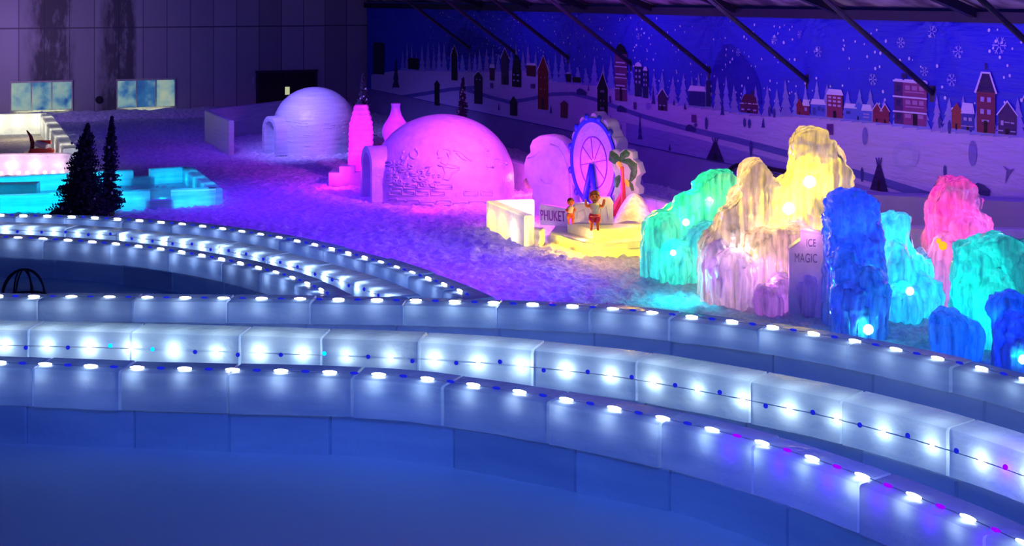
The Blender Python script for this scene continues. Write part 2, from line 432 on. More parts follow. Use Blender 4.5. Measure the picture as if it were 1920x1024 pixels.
RED = (0.22, 0.03, 0.10); NAVY = (0.02, 0.02, 0.12); BLK = (0.008, 0.006, 0.02); CAP = (0.75, 0.70, 0.95); BRICK = (0.26, 0.035, 0.12); BLUEH = (0.10, 0.14, 0.70); ORG = (0.6, 0.14, 0.05)
# cloth
rows = []; nu = 460; nz = 40
for j in range(nz + 1):
    z = ZB + (ZT - ZB)*j/nz
    rows.append([wpos(0.2 + 43.3*i/nu, z) for i in range(nu + 1)])
mur.grid(rows, cols=[SKY]*((nu+1)*(nz+1)))
layer = [0]
def strip(pl, pb, c, off):
    """horizontal band between two pixel polylines (same px list)"""
    A = [uz(*p) for p in pl]; B = [uz(*p) for p in pb]
    rr = []
    for j in range(9):
        row = []
        for i in range(len(A)):
            u = A[i][0]; z = A[i][1] + (B[i][1] - A[i][1])*j/8
            row.append(wpos(u, max(ZB, z), off))
        rr.append(row)
    mur.grid(rr, cols=[c]*(9*len(A)))
def polyp(pts, c, off):
    """flat printed shape, cut fine enough to follow the folds of the cloth"""
    q = [uz(*p) for p in pts]
    w_ = max(a[0] for a in q) - min(a[0] for a in q); h_ = max(a[1] for a in q) - min(a[1] for a in q)
    if max(w_, h_) < 0.5:
        mur.add([wpos(u, z, off) for u, z in q], [tuple(range(len(q)))], c); return
    bm = bmesh.new(); f = bm.faces.new([bm.verts.new((u, z, 0)) for u, z in q])
    bmesh.ops.triangulate(bm, faces=[f])
    for _ in range(6):
        es = [e for e in bm.edges if e.calc_length() > 0.3]
        if not es: break
        bmesh.ops.subdivide_edges(bm, edges=es, cuts=1, use_grid_fill=False); bmesh.ops.triangulate(bm, faces=bm.faces[:])
    bm.verts.index_update()
    mur.add([wpos(v.co.x, v.co.y, off) for v in bm.verts], [tuple(v.index for v in f.verts) for f in bm.faces], c); bm.free()
def lin(pts, step=12):
    out = []
    for (x0, y0), (x1, y1) in zip(pts, pts[1:]):
        n = max(1, int(abs(x1-x0)/step)); out += [(x0 + (x1-x0)*k/n, y0 + (y1-y0)*k/n) for k in range(n)]
    return out + [pts[-1]]
snowtop = lin([(700,140),(760,130),(840,132),(930,133),(985,130),(1045,150),(1100,157),(1140,160),(1200,178),(1260,190),(1297,198),(1341,203),(1396,211),(1430,216),(1499,216),(1589,224),(1644,229),(1700,236),(1760,243),(1850,251),(1960,259),(2120,275)])
bot = [(x, 202 + 0.207*(x-870)) for x, _ in snowtop]
strip(snowtop, bot, SNOWP, 0.008)
# mountain, lower hills and road
polyp([(1337,170),(1345,130),(1352,100),(1362,84),(1375,82),(1390,95),(1405,112),(1420,128),(1432,160),(1436,196),(1400,190),(1360,185)], MOUNT, 0.012)
polyp([(850,70),(870,50),(900,62),(930,84),(950,100),(880,110),(840,105)], MOUNT, 0.012)
for seg in ([(700,178),(760,178),(800,172),(850,164),(900,160)],):
    strip(lin(seg), [(x, y+7) for x, y in lin(seg)], ROAD, 0.013)
r1 = lin([(880,165),(930,180),(960,188),(1000,182),(1040,173),(1080,172),(1120,182),(1160,196),(1220,216),(1300,237),(1380,255),(1440,270),(1500,286),(1560,303),(1640,325),(1700,344),(1760,362)])
strip(r1, [(x, y + 7 + max(0, (x-1100)*0.016)) for x, y in r1], ROAD, 0.013)
r2 = lin([(1180,220),(1300,246),(1400,273),(1500,300),(1560,318),(1640,341)])
strip([(x, y+10) for x, y in r2], [(x, min(202+0.207*(x-870), y + 60)) for x, y in r2], HILL, 0.011)
# pines in rows
random.seed(3)
def pine(px, base, h, w, c, off):
    pts = [(px, base-h)]
    for k in range(1, 5):
        t = k/4; pts += [(px + w*0.5*t, base - h*(1-t)), (px + w*0.28*t, base - h*(1-t) - h*0.02)]
    R = pts; Lf = [(2*px - x, y) for x, y in reversed(R[1:])]
    polyp(R + Lf, c, off)
def st(px):
    for a, b in zip(snowtop, snowtop[1:]):
        if a[0] <= px <= b[0]: return a[1] + (b[1]-a[1])*(px-a[0])/max(1e-6, b[0]-a[0])
    return 200
px = 760
while px < 2060:
    sc_ = (px + 136)/1500.0
    h = random.uniform(34, 58)*(0.75 + 0.5*sc_) if px > 1150 else random.uniform(34, 60)
    w = (7 + 22*max(0, sc_-0.55)) * random.uniform(0.8, 1.2)
    cc = tuple(x*random.uniform(0.8, 1.15) for x in PINE)
    pine(px, st(px) + 3, h, w*1.3, cc, 0.016 + random.uniform(0, 0.004)); px += w*random.uniform(0.75, 1.1) + 2
# stars and snowflakes
random.seed(11)
topl = lambda x: 19 + 0.0248*(x-880)
for _ in range(460):
    u = random.uniform(8, 42); z = random.uniform(2.45, 4.42); r = random.uniform(0.018, 0.04)*(0.6 + 0.4*u/36)
    mur.add([wpos(u + r*math.cos(a*math.pi/3), z + r*1.1*math.sin(a*math.pi/3), 0.014) for a in range(6)], [tuple(range(6))], (0.8, 0.8, 0.95))
def flake(px, py, r):
    u, z = uz(px, py)
    for k in range(6):
        a = k*math.pi/3; ca, sa = math.cos(a), math.sin(a)
        for (r0, r1, wd) in ((0.15, 1.0, 0.07),):
            q = [(r0, -wd), (r1, -wd), (r1, wd), (r0, wd)]
            mur.add([wpos(u + r*(x*ca - y*sa), z + r*(x*sa + y*ca), 0.018) for x, y in q], [(0,1,2,3)], (0.45, 0.45, 0.85))
        for sg in (-1, 1):
            q = [(0.6, 0), (0.68, -0.05), (0.9, sg*0.3), (0.84, sg*0.36)]
            mur.add([wpos(u + r*(x*ca - y*sa), z + r*(x*sa + y*ca), 0.0185) for x, y in q], [(0,1,2,3)], (0.45, 0.45, 0.85))
for q in ((1540,97,.13),(1645,149,.13),(1697,80,.12),(1757,59,.13),(1806,97,.12),(1883,85,.17),(1791,150,.13),(1740,134,.1),(1460,75,.11),(1505,65,.1),(1390,98,.1),(1202,68,.1)): flake(*q)
# houses: px0, px1, roof peak py, eave py, base py (left), colour, roof style, roof colour, storeys
def sl(px0, px1): return 0.095*(px1-px0)
def house(x0, x1, yp, ye, yb, c, style='gable', rc=None, cap=True, wins=(), door=True, winc=None):
    s = sl(x0, x1); o = 0.024
    polyp([(x0, ye), (x1, ye + s*0.7), (x1, yb + s), (x0, yb)], c, o)
    w = x1-x0; xm = (x0+x1)/2; rc = rc or c; e = w*0.06 + 1
    if style == 'gable':
        polyp([(x0-e, ye+1), (xm, yp), (x1+e, ye + s*0.7 + 1)], rc, o + 0.003)
        if cap:
            t = max(1.5, w*0.07)
            polyp([(x0-e-t*0.5, ye+1), (xm, yp-t), (xm, yp+t*0.6), (x0-e+t*0.4, ye+2)], CAP, o + 0.006)
            polyp([(xm, yp-t), (x1+e+t*0.5, ye+s*0.7+1), (x1+e-t*0.4, ye+s*0.7+2), (xm, yp+t*0.6)], CAP, o + 0.006)
    elif style == 'mansard':
        k = w*0.26
        polyp([(x0-e, ye+1), (x0+k, yp), (x1-k, yp + s*0.3), (x1+e, ye + s*0.7 + 1)], rc, o + 0.003)
        if cap:
            t = max(1.6, w*0.1)
            polyp([(x0-e-t*.4, ye+2), (x0+k-t*.3, yp-t*.5), (x0+k+t*.3, yp+t*.7), (x0-e+t*.6, ye+3)], CAP, o + 0.006)
            polyp([(x1-k-t*.3, yp+t*.7+s*.3), (x1-k+t*.3, yp-t*.5+s*.3), (x1+e+t*.4, ye+s*.7+2), (x1+e-t*.6, ye+s*.7+3)], CAP, o + 0.006)
            polyp([(x0+k-1, yp-t*.6), (x1-k+1, yp-t*.6+s*.3), (x1-k+1, yp+t*.4+s*.3), (x0+k-1, yp+t*.4)], CAP, o + 0.0065)
    elif style == 'slab':
        polyp([(x0-e*.5, ye+1), (x0+w*.1, yp), (x1-w*.08, yp+s*.7), (x1+e*.6, ye+s*.7+1)], CAP if cap else rc, o + 0.003)
    elif style == 'dome':
        n = 8; P = [(x0 + w*k/n, ye + s*.7*k/n - (ye-yp)*math.sin(math.pi*k/n)**0.6) for k in range(n+1)]
        polyp(P, rc, o + 0.003)
    for (fx, fy, fw, fh) in wins:
        ax = x0 + w*fx; ay = ye + (yb-ye)*fy + s*fx; ww = w*fw; hh = (yb-ye)*fh
        polyp([(ax, ay), (ax+ww, ay+ww*.09), (ax+ww, ay+hh+ww*.09), (ax, ay+hh)], winc or (0.45, 0.36, 0.7), o + 0.009)
    if door:
        ax = xm - w*.09; polyp([(ax, yb - (yb-ye)*.3 + s*.5), (ax + w*.18, yb - (yb-ye)*.3 + s*.5), (ax + w*.18, yb + s*.5), (ax, yb + s*.5)], BLK, o + 0.0095)
def rowsw(xs, ys, w, h): return [(x, y, w, h) for x in xs for y in ys]
house(704, 725, 79, 82, 138, (0.02,0.015,0.05), 'slab', cap=False, door=False)
pine(747, 165, 60, 14, NAVY, 0.024)
house(770, 790, 108, 113, 129, BLK, 'slab', cap=False, door=False)
house(852, 863, 84, 104, 150, BLK, 'gable', door=False)
house(820, 829, 150, 158, 197, BLK, 'gable', cap=False, door=False)
house(895, 910, 133, 142, 194, (0.03,0.012,0.06), 'gable', wins=rowsw((.2,.6), (.1,), .2, .04), door=False)
house(924, 933, 120, 126, 150, (0.08,0.02,0.08), 'slab')
house(946, 959, 90, 108, 158, (0.05,0.02,0.1), 'gable')
house(966, 983, 101, 132, 162, BLK, 'dome', wins=rowsw((.15,.6), (.2,.55), .22, .1))
house(993, 1011, 117, 121, 142, (0.10,0.01,0.03), 'slab', door=False)
house(1015, 1034, 103, 133, 204, (0.22,0.012,0.02), 'gable', wins=rowsw((.25,.62), (.15,.45), .13, .03), winc=(0.6,0.3,0.2))
house(962, 976, 180, 192, 216, BLK, 'gable', cap=False, door=False)
house(1057, 1071, 188, 194, 220, (0.13,0.02,0.06), 'gable', cap=False, door=False)
house(1068, 1078, 135, 137, 153, BLK, 'slab'); house(1081, 1095, 144, 146, 154, BLK, 'slab', cap=False, door=False)
house(1127, 1146, 136, 165, 221, BLK, 'gable', wins=[(.3,.05,.4,.08),(.3,.62,.4,.09),(.3,.38,.12,.06),(.6,.38,.12,.06)], winc=(0.22,0.15,0.35))
house(1160, 1182, 81, 100, 188, (0.20,0.05,0.18), 'dome', rc=BLK, wins=[(.1,.17,.75,.03),(.1,.42,.75,.03),(.1,.66,.75,.03),(0,.26,1,.022),(0,.50,1,.022),(0,.73,1,.022)], winc=CAP)
house(1198, 1210, 116, 124, 180, NAVY, 'dome', rc=CAP, wins=rowsw((.15,.6), (.1,.3,.48), .22, .08), door=False)
house(1212, 1222, 124, 132, 183, NAVY, 'dome', rc=CAP, wins=rowsw((.15,.6), (.1,.3,.48), .22, .08), door=False)
house(1241, 1258, 166, 180, 206, (0.06,0.02,0.12), 'gable', wins=[(.15,.6,.25,.08),(.6,.6,.25,.08)])
house(1299, 1330, 160, 169, 197, (0.025,0.025,0.22), 'slab', door=False); house(1331, 1341, 150, 156, 199, NAVY, 'slab', cap=False, door=False)
polyp([(1396,195),(1402,180),(1405,176),(1420,177),(1425,184),(1428,199)], (0.10,0.02,0.06), 0.027)
house(1396, 1429, 192, 193, 210, (0.10,0.02,0.10), 'slab', wins=[(.08,.55,.17,.2),(.42,.55,.17,.2),(.75,.55,.17,.2)])
polyp([(1416,177),(1416,170),(1422,170),(1422,178)], NAVY, 0.028)
house(1501, 1513, 184, 197, 214, (0.25,0.03,0.06), 'gable', cap=False, door=True); house(1513, 1527, 186, 197, 215, (0.20,0.03,0.09), 'slab', wins=[(.35,.2,.35,.35)], door=False)
house(1530, 1555, 185, 194, 216, BLUEH, 'slab', wins=[(.15,.3,.2,.6),(.5,.15,.2,.4),(.75,.3,.2,.3)], winc=(0.05,0.07,0.4), door=False)
house(1558, 1589, 166, 176, 219, BRICK, 'slab', wins=rowsw((.1,.4,.7), (.08,.24,.42), .2, .09), winc=(0.6,0.42,0.75))
house(1592, 1614, 193, 201, 222, BLUEH, 'slab', wins=[(.2,.3,.35,.25)], winc=(0.03,0.04,0.3), door=False); house(1612, 1624, 190, 200, 224, BLUEH, 'gable', cap=False); house(1624, 1642, 195, 206, 225, BLUEH, 'slab', wins=[(.2,.3,.6,.12),(.2,.6,.6,.12)], door=False)
house(1645, 1661, 193, 206, 228, (0.24,0.03,0.08), 'gable'); house(1661, 1676, 195, 207, 230, (0.24,0.03,0.08), 'gable')
house(1686, 1703, 147, 149, 231, (0.08,0.02,0.16), 'slab', wins=[(.3,.12,.4,.13),(.3,.45,.4,.13),(.3,.75,.4,.13)], winc=NAVY, door=False)
house(1703, 1746, 148, 151, 233, (0.28,0.05,0.24), 'slab', wins=rowsw((.12,.4,.68), (.1,.43), .2, .1) + [(.1,.23,.8,.03),(.1,.57,.8,.03),(.08,.75,.25,.09),(.62,.75,.25,.09)], winc=(0.45,0.2,0.5))
for yy in (149, 178, 206): polyp([(1684, yy), (1748, yy+6), (1748, yy+9), (1684, yy+3)], CAP, 0.036)
polyp([(1700,146),(1700,137),(1710,138),(1710,147)], NAVY, 0.03)
house(1793, 1811, 192, 208, 240, (0.30,0.05,0.06), 'gable', cap=False); house(1811, 1836, 192, 211, 242, (0.05,0.05,0.40), 'slab', wins=[(.2,.25,.25,.2),(.6,.25,.25,.2),(0,.75,1,.06)])
house(1841, 1875, 136, 171, 247, (0.19,0.025,0.09), 'mansard', rc=(0.03,0.012,0.10), wins=[(.22,.12,.2,.12),(.58,.12,.2,.12),(.22,.42,.2,.12),(.58,.42,.2,.12),(.3,.68,.4,.05)])
polyp([(1857,130),(1857,118),(1860,118),(1860,130)], NAVY, 0.03)
house(1881, 1915, 190, 214, 250, (0.06,0.02,0.14), 'gable', wins=[(.15,.3,.15,.25),(.35,.35,.3,.05),(.7,.35,.18,.08),(.02,.8,.28,.06),(.68,.8,.3,.06)]); house(1930, 1965, 150, 185, 255, (0.28,0.03,0.07), 'gable')
# little printed pictures on the snow
for (x, b, h, w) in ((1232,195,38,8),(1207,262,50,8),(1171,270,40,7),(1362,216,40,8),(1439,239,20,8),(1292,205,13,6),(1271,197,12,5),(1152,228,14,4),(1263,282,14,6),(1110,170,12,4),(941,206,14,4),(1039,212,16,5)): pine(x, b, h, w, (0.03, 0.03, 0.28), 0.024)
for (x, y, w, h) in ((1308,222,9,14),(1564,142+100,12,20),(1198,198,5,13),(1151,186,4,12),(928,160,6,9),(1005,161,8,8),(871,178,9,12)): polyp([(x-w/2,y-h/2),(x+w/2,y-h/2),(x+w/2,y+h/2+1),(x-w/2,y+h/2)], (0.12,0.03,0.25), 0.026)
def teepee(x, b, h, w):
    polyp([(x-w/2, b-2), (x-w*.08, b-h*.8), (x+w*.08, b-h*.8), (x+w/2, b+4)], (0.02,0.012,0.10), 0.026)
    for k in (-1, 0, 1): polyp([(x-1+k*2, b-h*.75), (x+k*w*.16-1, b-h), (x+k*w*.16+1, b-h), (x+1+k*2, b-h*.75)], (0.04,0.02,0.2), 0.027)
    polyp([(x-w*.1, b), (x-w*.07, b-h*.28), (x, b-h*.36), (x+w*.07, b-h*.28), (x+w*.1, b+1)], BLK, 0.029)
teepee(1349, 300, 42, 34); teepee(1657, 357, 62, 34)
def disc(x, y, rx, ry, c, off=0.02, n=20): polyp([(x + rx*math.cos(2*math.pi*k/n), y + ry*math.sin(2*math.pi*k/n)) for k in range(n)], c, off)
disc(1706, 293, 25, 27, (0.46, 0.40, 0.80)); disc(1630, 255, 5, 17, (0.20,0.17,0.60)); disc(1832, 287, 8, 24, (0.22,0.18,0.62)); disc(1513, 247, 18, 22, (0.47, 0.41, 0.82)); disc(1706, 296, 15, 15, (0.52, 0.46, 0.85), 0.022); disc(1222, 199, 5, 6, HILL)
polyp([(1894,345),(1897,320),(1890,310),(1903,318),(1912,315),(1902,326)], (0.15,0.1,0.4), 0.024)
for (x, y) in ((1302,242),(1096,174),(1172,206),(1848,358)):
    k = 1.0 if x < 1800 else 1.8
    polyp([(x-9*k,y),(x-8*k,y-6*k),(x-3*k,y-9*k),(x+4*k,y-6*k),(x+10*k,y-1*k),(x+9*k,y+5*k),(x-8*k,y+3*k)], (0.03,0.03,0.2), 0.027)
for (x, b, h) in ((1404,238,18),(1413,240,18),(1451,218,20),(1460,220,18),(1772,240,24),(1789,250,26),(1332,242,24),(1416,292,30),(1625,340,28),(1781,330,22),(1311,238,8)):
    polyp([(x-2.5,b-h*.75),(x,b-h),(x+2.5,b-h*.75),(x+2.8,b-h*.4),(x+1.5,b),(x-1.5,b),(x-2.8,b-h*.4)], (0.05,0.05,0.30), 0.025)
o = mur.build('mural_banner', M['mural'], attr='print')
tag(o, 'long blue printed banner of a snowy village night covering the right-hand wall', 'banner')

# ================================================================== ICE SLIDE
def px_curve(pts, z):
    return [(X(px, D(py, z)), D(py, z)) for px, py in pts]
W1 = [(-420,556),(-160,558),(0,563),(200,565),(400,567),(600,569),(800,572),(950,577),(1100,584),(1250,598),(1400,616),(1550,640),(1700,671),(1850,706),(2050,765),(2250,840)]
W2 = [(-420,606),(-160,612),(0,616),(200,621),(400,627),(600,634),(800,641),(950,651),(1100,666),(1180,676),(1340,703),(1500,733),(1590,753),(1750,795),(1920,850),(2100,920),(2300,1010)]
W3 = [(-420,676),(-160,683),(0,688),(200,696),(400,701),(600,706),(750,714),(870,729),(1000,749),(1150,776),(1300,809),(1450,850),(1600,902),(1750,962),(1850,1006),(1980,1070),(2150,1160),(2300,1250)]
RO = [(-260,402),(-100,403),(0,407),(150,411),(300,421),(430,436),(560,459),(680,490),(780,524),(840,548),(868,562)]
RM = [(-260,422),(-100,423),(0,425),(150,431),(300,445),(430,466),(560,497),(650,523),(710,547),(730,559)]
RI = [(-260,446),(-100,446),(0,449),(150,457),(280,470),(400,490),(500,515),(560,537),(592,553),(604,560)]
ZW = 1.0
CURVES = {}
def ice_wall(pts, label, courses, th=0.46, key=None, seed=1, mats=('block', 'block_low'), blk=1.15, group=None):
    at, Ln = spline(px_curve(pts, ZW), 0.1); CURVES[key] = (at, Ln)
    p0, _ = at(Ln/2); root = thing('ice_wall', label, 'ice wall', (p0.x, p0.y, 0), group)
    rnd = random.Random(seed)
    for ci, (zt, zb, fo) in enumerate(courses):
        joints = []; s = -rnd.uniform(0, blk)
        while s < Ln + 2: joints.append(s); s += blk*rnd.uniform(0.85, 1.2)
        stations = []
        for bi in range(len(joints)-1):
            a, b = joints[bi], joints[bi+1]; tone = rnd.uniform(0.74, 1.05); push = rnd.uniform(-0.012, 0.012); dz = rnd.uniform(-0.010, 0.010)
            n = max(3, int((b-a)/0.16))
            stations.append((a + 0.003, tone, push - 0.022, dz - 0.02))
            for k in range(n+1): stations.append((a + 0.016 + (b-a-0.032)*k/n, tone, push, dz))
            stations.append((b - 0.003, tone, push - 0.022, dz - 0.02))
        stations = [q for q in stations if 0 <= q[0] <= Ln]
        rows = []; cols = []; bv = 0.03
        for s, tone, push, dz in stations:
            p, t = at(s); nrm = Vector((t.y, -t.x)); 
            def q(o, z):
                w = 0.012*noise.noise(Vector((s*2.3, z*5, seed + ci*7)))
                v = p + nrm*(o + w); return (v.x, v.y, z)
            t_ = zt + dz; f_ = fo + push
            prof = [q(f_, zb), q(f_, zb + (t_-zb)*.33), q(f_, zb + (t_-zb)*.66), q(f_, t_ - bv), q(f_ - bv*.3, t_ - bv*.3), q(f_ - bv, t_), q(-th*.5, t_), q(-th + bv - push, t_), q(-th - push, t_ - bv), q(-th - push, zb)]
            rows.append(prof); c = (tone, tone*1.0, min(1, tone*1.03)); cols += [c]*len(prof)
        m = MB(); m.grid(rows, True, True, True, cols=cols)
        m.build('top_course' if ci == 0 else 'lower_course', M[mats[min(ci, 1)]], root, smooth=True, attr='tone', angle=40)
    return root
def string(key, label, off, zoff, inner, spacing, s0, s1, power, phase=0.0, face=False, warm=(1, 0.97, 0.9), group=None, colored=None, seed=0, elong=0.085):
    """cable with white and coloured lamps along a wall; inner = (setback, depth) of the lamp body inside the ice"""
    at, Ln = CURVES[key]; s1 = min(s1, Ln - 0.1); rnd = random.Random(seed)
    def pos(s, o, z):
        p, t = at(s); v = p + Vector((t.y, -t.x))*o; return Vector((v.x, v.y, z)), Vector((t.x, t.y, 0)), Vector((t.y, -t.x, 0))
    p0 = pos((s0+s1)/2, off, ZW)[0]
    root = thing('light_string', label, 'string lights', (p0.x, p0.y, ZW + zoff), group)
    cab = MB(); pts = []; s = s0
    while s < s1: pts.append(pos(s, off - (0.012 if face else 0), ZW + zoff - 0.0)[0]); s += 0.25
    cab.tube(pts, 0.005, 5); cab.build('cable', M['wire'], root, smooth=True)
    k = 0; s = s0 + phase
    while s < s1:
        p, t, nr = pos(s, off, ZW + zoff)
        m = MB(); m.ball((0,0,0), 1, 1, 1, 10, 6)
        if face: ax = (t*0.022, nr*0.012, UP*0.022)
        else: ax = (t*elong, nr*0.022, UP*0.018)
        m.v = [tuple(p + ax[0]*v[0] + ax[1]*v[1] + ax[2]*v[2]) for v in m.v]
        b = m.build('bulb', M['bulb'], root, smooth=True)
        q, _, _ = pos(s, inner[0], ZW + inner[1])
        point('bulb_light', q, warm, power*rnd.uniform(0.75, 1.2), 0.03, root)
        s2 = s + spacing/2
        if s2 < s1:
            p, t, nr = pos(s2, off, ZW + zoff + (rnd.uniform(-.03, .03) if face else 0))
            m = MB(); m.ball((0,0,0), 1, 1, 1, 10, 6)
            ax = (t*0.026, nr*0.018, UP*0.026) if face else (t*0.05, nr*0.02, UP*0.016)
            m.v = [tuple(p + ax[0]*v[0] + ax[1]*v[1] + ax[2]*v[2]) for v in m.v]
            mt = colored(s2, k) if colored else 'bulb_blue'
            if mt == 'bulb_violet': point('bulb_light', pos(s2, -0.09, ZW + min(-0.10, zoff))[0], (0.30, 0.0, 1.0), power*0.8, 0.03, root)
            m.build('bulb', M[mt], root, smooth=True)['label'] = {'bulb_blue': 'dark blue bulb', 'bulb_cyan': 'bright blue bulb', 'bulb_violet': 'violet bulb'}[mt]
        s += spacing; k += 1
    return root

ice_wall(W1, 'low wall of clear ice blocks nearest the glowing ice formations, farthest of three', [(1.0, 0.73, 0), (0.728, 0.0, -0.03)], key='w1', seed=2, mats=('block', 'course_lit'))
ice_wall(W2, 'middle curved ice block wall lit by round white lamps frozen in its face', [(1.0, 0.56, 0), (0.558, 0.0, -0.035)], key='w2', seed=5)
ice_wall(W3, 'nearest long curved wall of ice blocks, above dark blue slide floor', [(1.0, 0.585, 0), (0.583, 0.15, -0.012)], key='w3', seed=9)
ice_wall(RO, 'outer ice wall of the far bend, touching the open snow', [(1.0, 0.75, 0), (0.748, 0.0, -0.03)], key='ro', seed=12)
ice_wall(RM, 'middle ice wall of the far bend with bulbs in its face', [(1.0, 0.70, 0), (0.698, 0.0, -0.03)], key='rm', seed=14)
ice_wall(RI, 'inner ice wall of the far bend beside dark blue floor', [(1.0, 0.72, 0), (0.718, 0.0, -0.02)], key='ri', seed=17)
def col_w2(s, k):
    if abs(s - VX2) < 0.3: return 'bulb_violet'
    return 'bulb_cyan' if k in (7, 8, 2, 12) else 'bulb_blue'
L1, L2, L3 = CURVES['w1'][1], CURVES['w2'][1], CURVES['w3'][1]
def s_at(key, px):
    at, Ln = CURVES[key]; best = min(range(400), key=lambda i: abs(960 + F*at(Ln*i/400)[0].x/at(Ln*i/400)[0].y - px)); return Ln*best/400
VX2 = s_at('w2', 1865)
string('w1', 'white and blue light string along the top of the farthest near-side ice wall', -0.20, 0.012, (-0.13, -0.045), 0.51, 0.3, L1, 1.5, 0.1, warm=(1, .93, .66), seed=1)
string('w2', 'row of white lamps frozen into the face of the middle ice wall', 0.012, -0.20, (-0.088, -0.20), 0.525, 0.25, L2, 6.2, 0.05, face=True, warm=(1, .90, .52), colored=col_w2, seed=2)
vx = s_at('w3', 1300)
string('w3', 'white and violet light string along the top of the nearest ice wall', -0.13, 0.012, (-0.10, -0.055), 0.525, 0.3, L3, 1.6, 0.1, warm=(1, .93, .66), colored=lambda s, k: 'bulb_violet' if s > vx else 'bulb_blue', seed=3)
string('ro', 'light string along the outer wall of the far bend', -0.16, 0.012, (-0.11, -0.05), 0.46, 0.3, 99, 0.9, seed=4)
string('rm', 'row of white lamps in the middle wall of the far bend', 0.012, -0.055, (-0.07, -0.08), 0.46, 0.3, 99, 4.2, face=True, warm=(1, .95, .75), seed=5)
string('ri', 'light string along the inner wall of the far bend', -0.16, 0.012, (-0.10, -0.06), 0.46, 0.3, 99, 1.1, seed=6)

def lane(a, b, z, name):
    A, La = CURVES[a]; B, Lb = CURVES[b]; rows = []
    for i in range(81):
        p, t = A(La*i/80); q, t2 = B(Lb*i/80)
        p = p + Vector((t.y, -t.x))*(-0.1); q = q + Vector((t2.y, -t2.x))*(-0.42)
        rows.append([(p.x + (q.x-p.x)*k/6, p.y + (q.y-p.y)*k/6, z) for k in range(7)])
    m = MB(); m.grid(rows); return struct(m.build(name, M['lane'], smooth=True))
def mat_floor_blocks():
    m = ice('ice_floor_blocks', (0.05, 0.17, 0.48), (0.09, 0.25, 0.62), 0.0, 0.6, 0.10, (0.5, 0.9, 1), 0.3, 2.5); nt = m.node_tree; L = nt.links.new
    bt = N(nt, 'ShaderNodeTexBrick'); bt.inputs['Scale'].default_value = 1.0; bt.inputs['Brick Width'].default_value = 1.5; bt.inputs['Row Height'].default_value = 0.62; bt.inputs['Mortar Size'].default_value = 0.012
    bt.inputs['Color1'].default_value = (1, 1, 1, 1); bt.inputs['Color2'].default_value = (0.78, 0.80, 0.84, 1); bt.inputs['Mortar'].default_value = (0.62, 0.66, 0.74, 1); bt.inputs['Mortar Smooth'].default_value = 0.6
    mp = coords(nt); mp.node.inputs['Rotation'].default_value = (0, 0, -0.12); L(mp, bt.inputs['Vector'])
    d = [n for n in nt.nodes if n.type == 'BSDF_DIFFUSE'][0]; src = d.inputs['Color'].links[0].from_socket
    mx = N(nt, 'ShaderNodeMix', data_type='RGBA', blend_type='MULTIPLY'); mx.inputs[0].default_value = 1; L(src, mx.inputs[6]); L(bt.outputs['Color'], mx.inputs[7]); L(mx.outputs[2], d.inputs['Color'])
    return m
M['floor_blocks'] = mat_floor_blocks()
M['lane_floor_lit'] = ice('ice_lane_lit', (0.34, 0.40, 0.72), (0.48, 0.54, 0.85), 0.0, 0.3, 0.12, (0.5, 0.9, 1), 0.15, 2.5)  # lighter copy of the lane ice, with lamplight put into its colour
lane('w1', 'w2', 0.47, 'slide_floor').data.materials[0] = M['lane_floor_lit']; lane('w2', 'w3', 0.28, 'slide_floor')
lane('ro', 'rm', 0.70, 'slide_floor').data.materials[0] = M['lane_floor_lit']; lane('rm', 'ri', 0.72, 'slide_floor').data.materials[0] = M['lane_floor_lit']
# inner floor of the far bend and the foreground floor
m = MB(); at, Ln = CURVES['ri']; pts = []
for i in range(61):
    p, t = at(Ln*i/60); p = p + Vector((t.y, -t.x))*(-0.05); pts.append((p.x, p.y))
at1, Ln1 = CURVES['w1']; back = []
for i in range(61):
    s = Ln1*(1 - i/60); p, t = at1(s); p = p + Vector((t.y, -t.x))*(-0.4)
    if p.x <= pts[-1][0]: back.append((p.x, p.y))
m.add([(x, y, 0.40) for x, y in pts + back], [tuple(range(len(pts) + len(back)))])
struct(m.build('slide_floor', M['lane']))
m = MB(); at, Ln = CURVES['w3']; rows = []
for i in range(121):
    p, t = at(Ln*i/120); nrm = Vector((t.y, -t.x)); row = []
    for k in range(30):
        f = k/29; x = p.x; y = p.y + 0.2 - f*(p.y - 5.0) * 1.0
        g = noise.noise(Vector((x*0.9, y*2.2, 3)))*0.02 + noise.noise(Vector((x*0.3, y*0.8, 8)))*0.03
        row.append((x, y, 0.17 + g))
    rows.append(row)
m.grid(rows); struct(m.build('slide_floor', M['floor_blocks'], smooth=True))
# dark strip on the first wall, painting the shade of a recess
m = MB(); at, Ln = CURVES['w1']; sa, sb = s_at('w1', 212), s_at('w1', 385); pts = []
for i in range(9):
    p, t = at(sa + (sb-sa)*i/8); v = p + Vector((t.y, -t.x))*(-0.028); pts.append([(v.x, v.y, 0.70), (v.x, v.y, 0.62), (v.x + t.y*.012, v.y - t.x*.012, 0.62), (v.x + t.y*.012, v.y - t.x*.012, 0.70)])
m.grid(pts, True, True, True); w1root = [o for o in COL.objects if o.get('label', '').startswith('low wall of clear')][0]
m.build('slot_shade', matte('slot_shadow', (0.05, 0.06, 0.2), 0.8), w1root)['label'] = 'dark strip of painted recess shade'
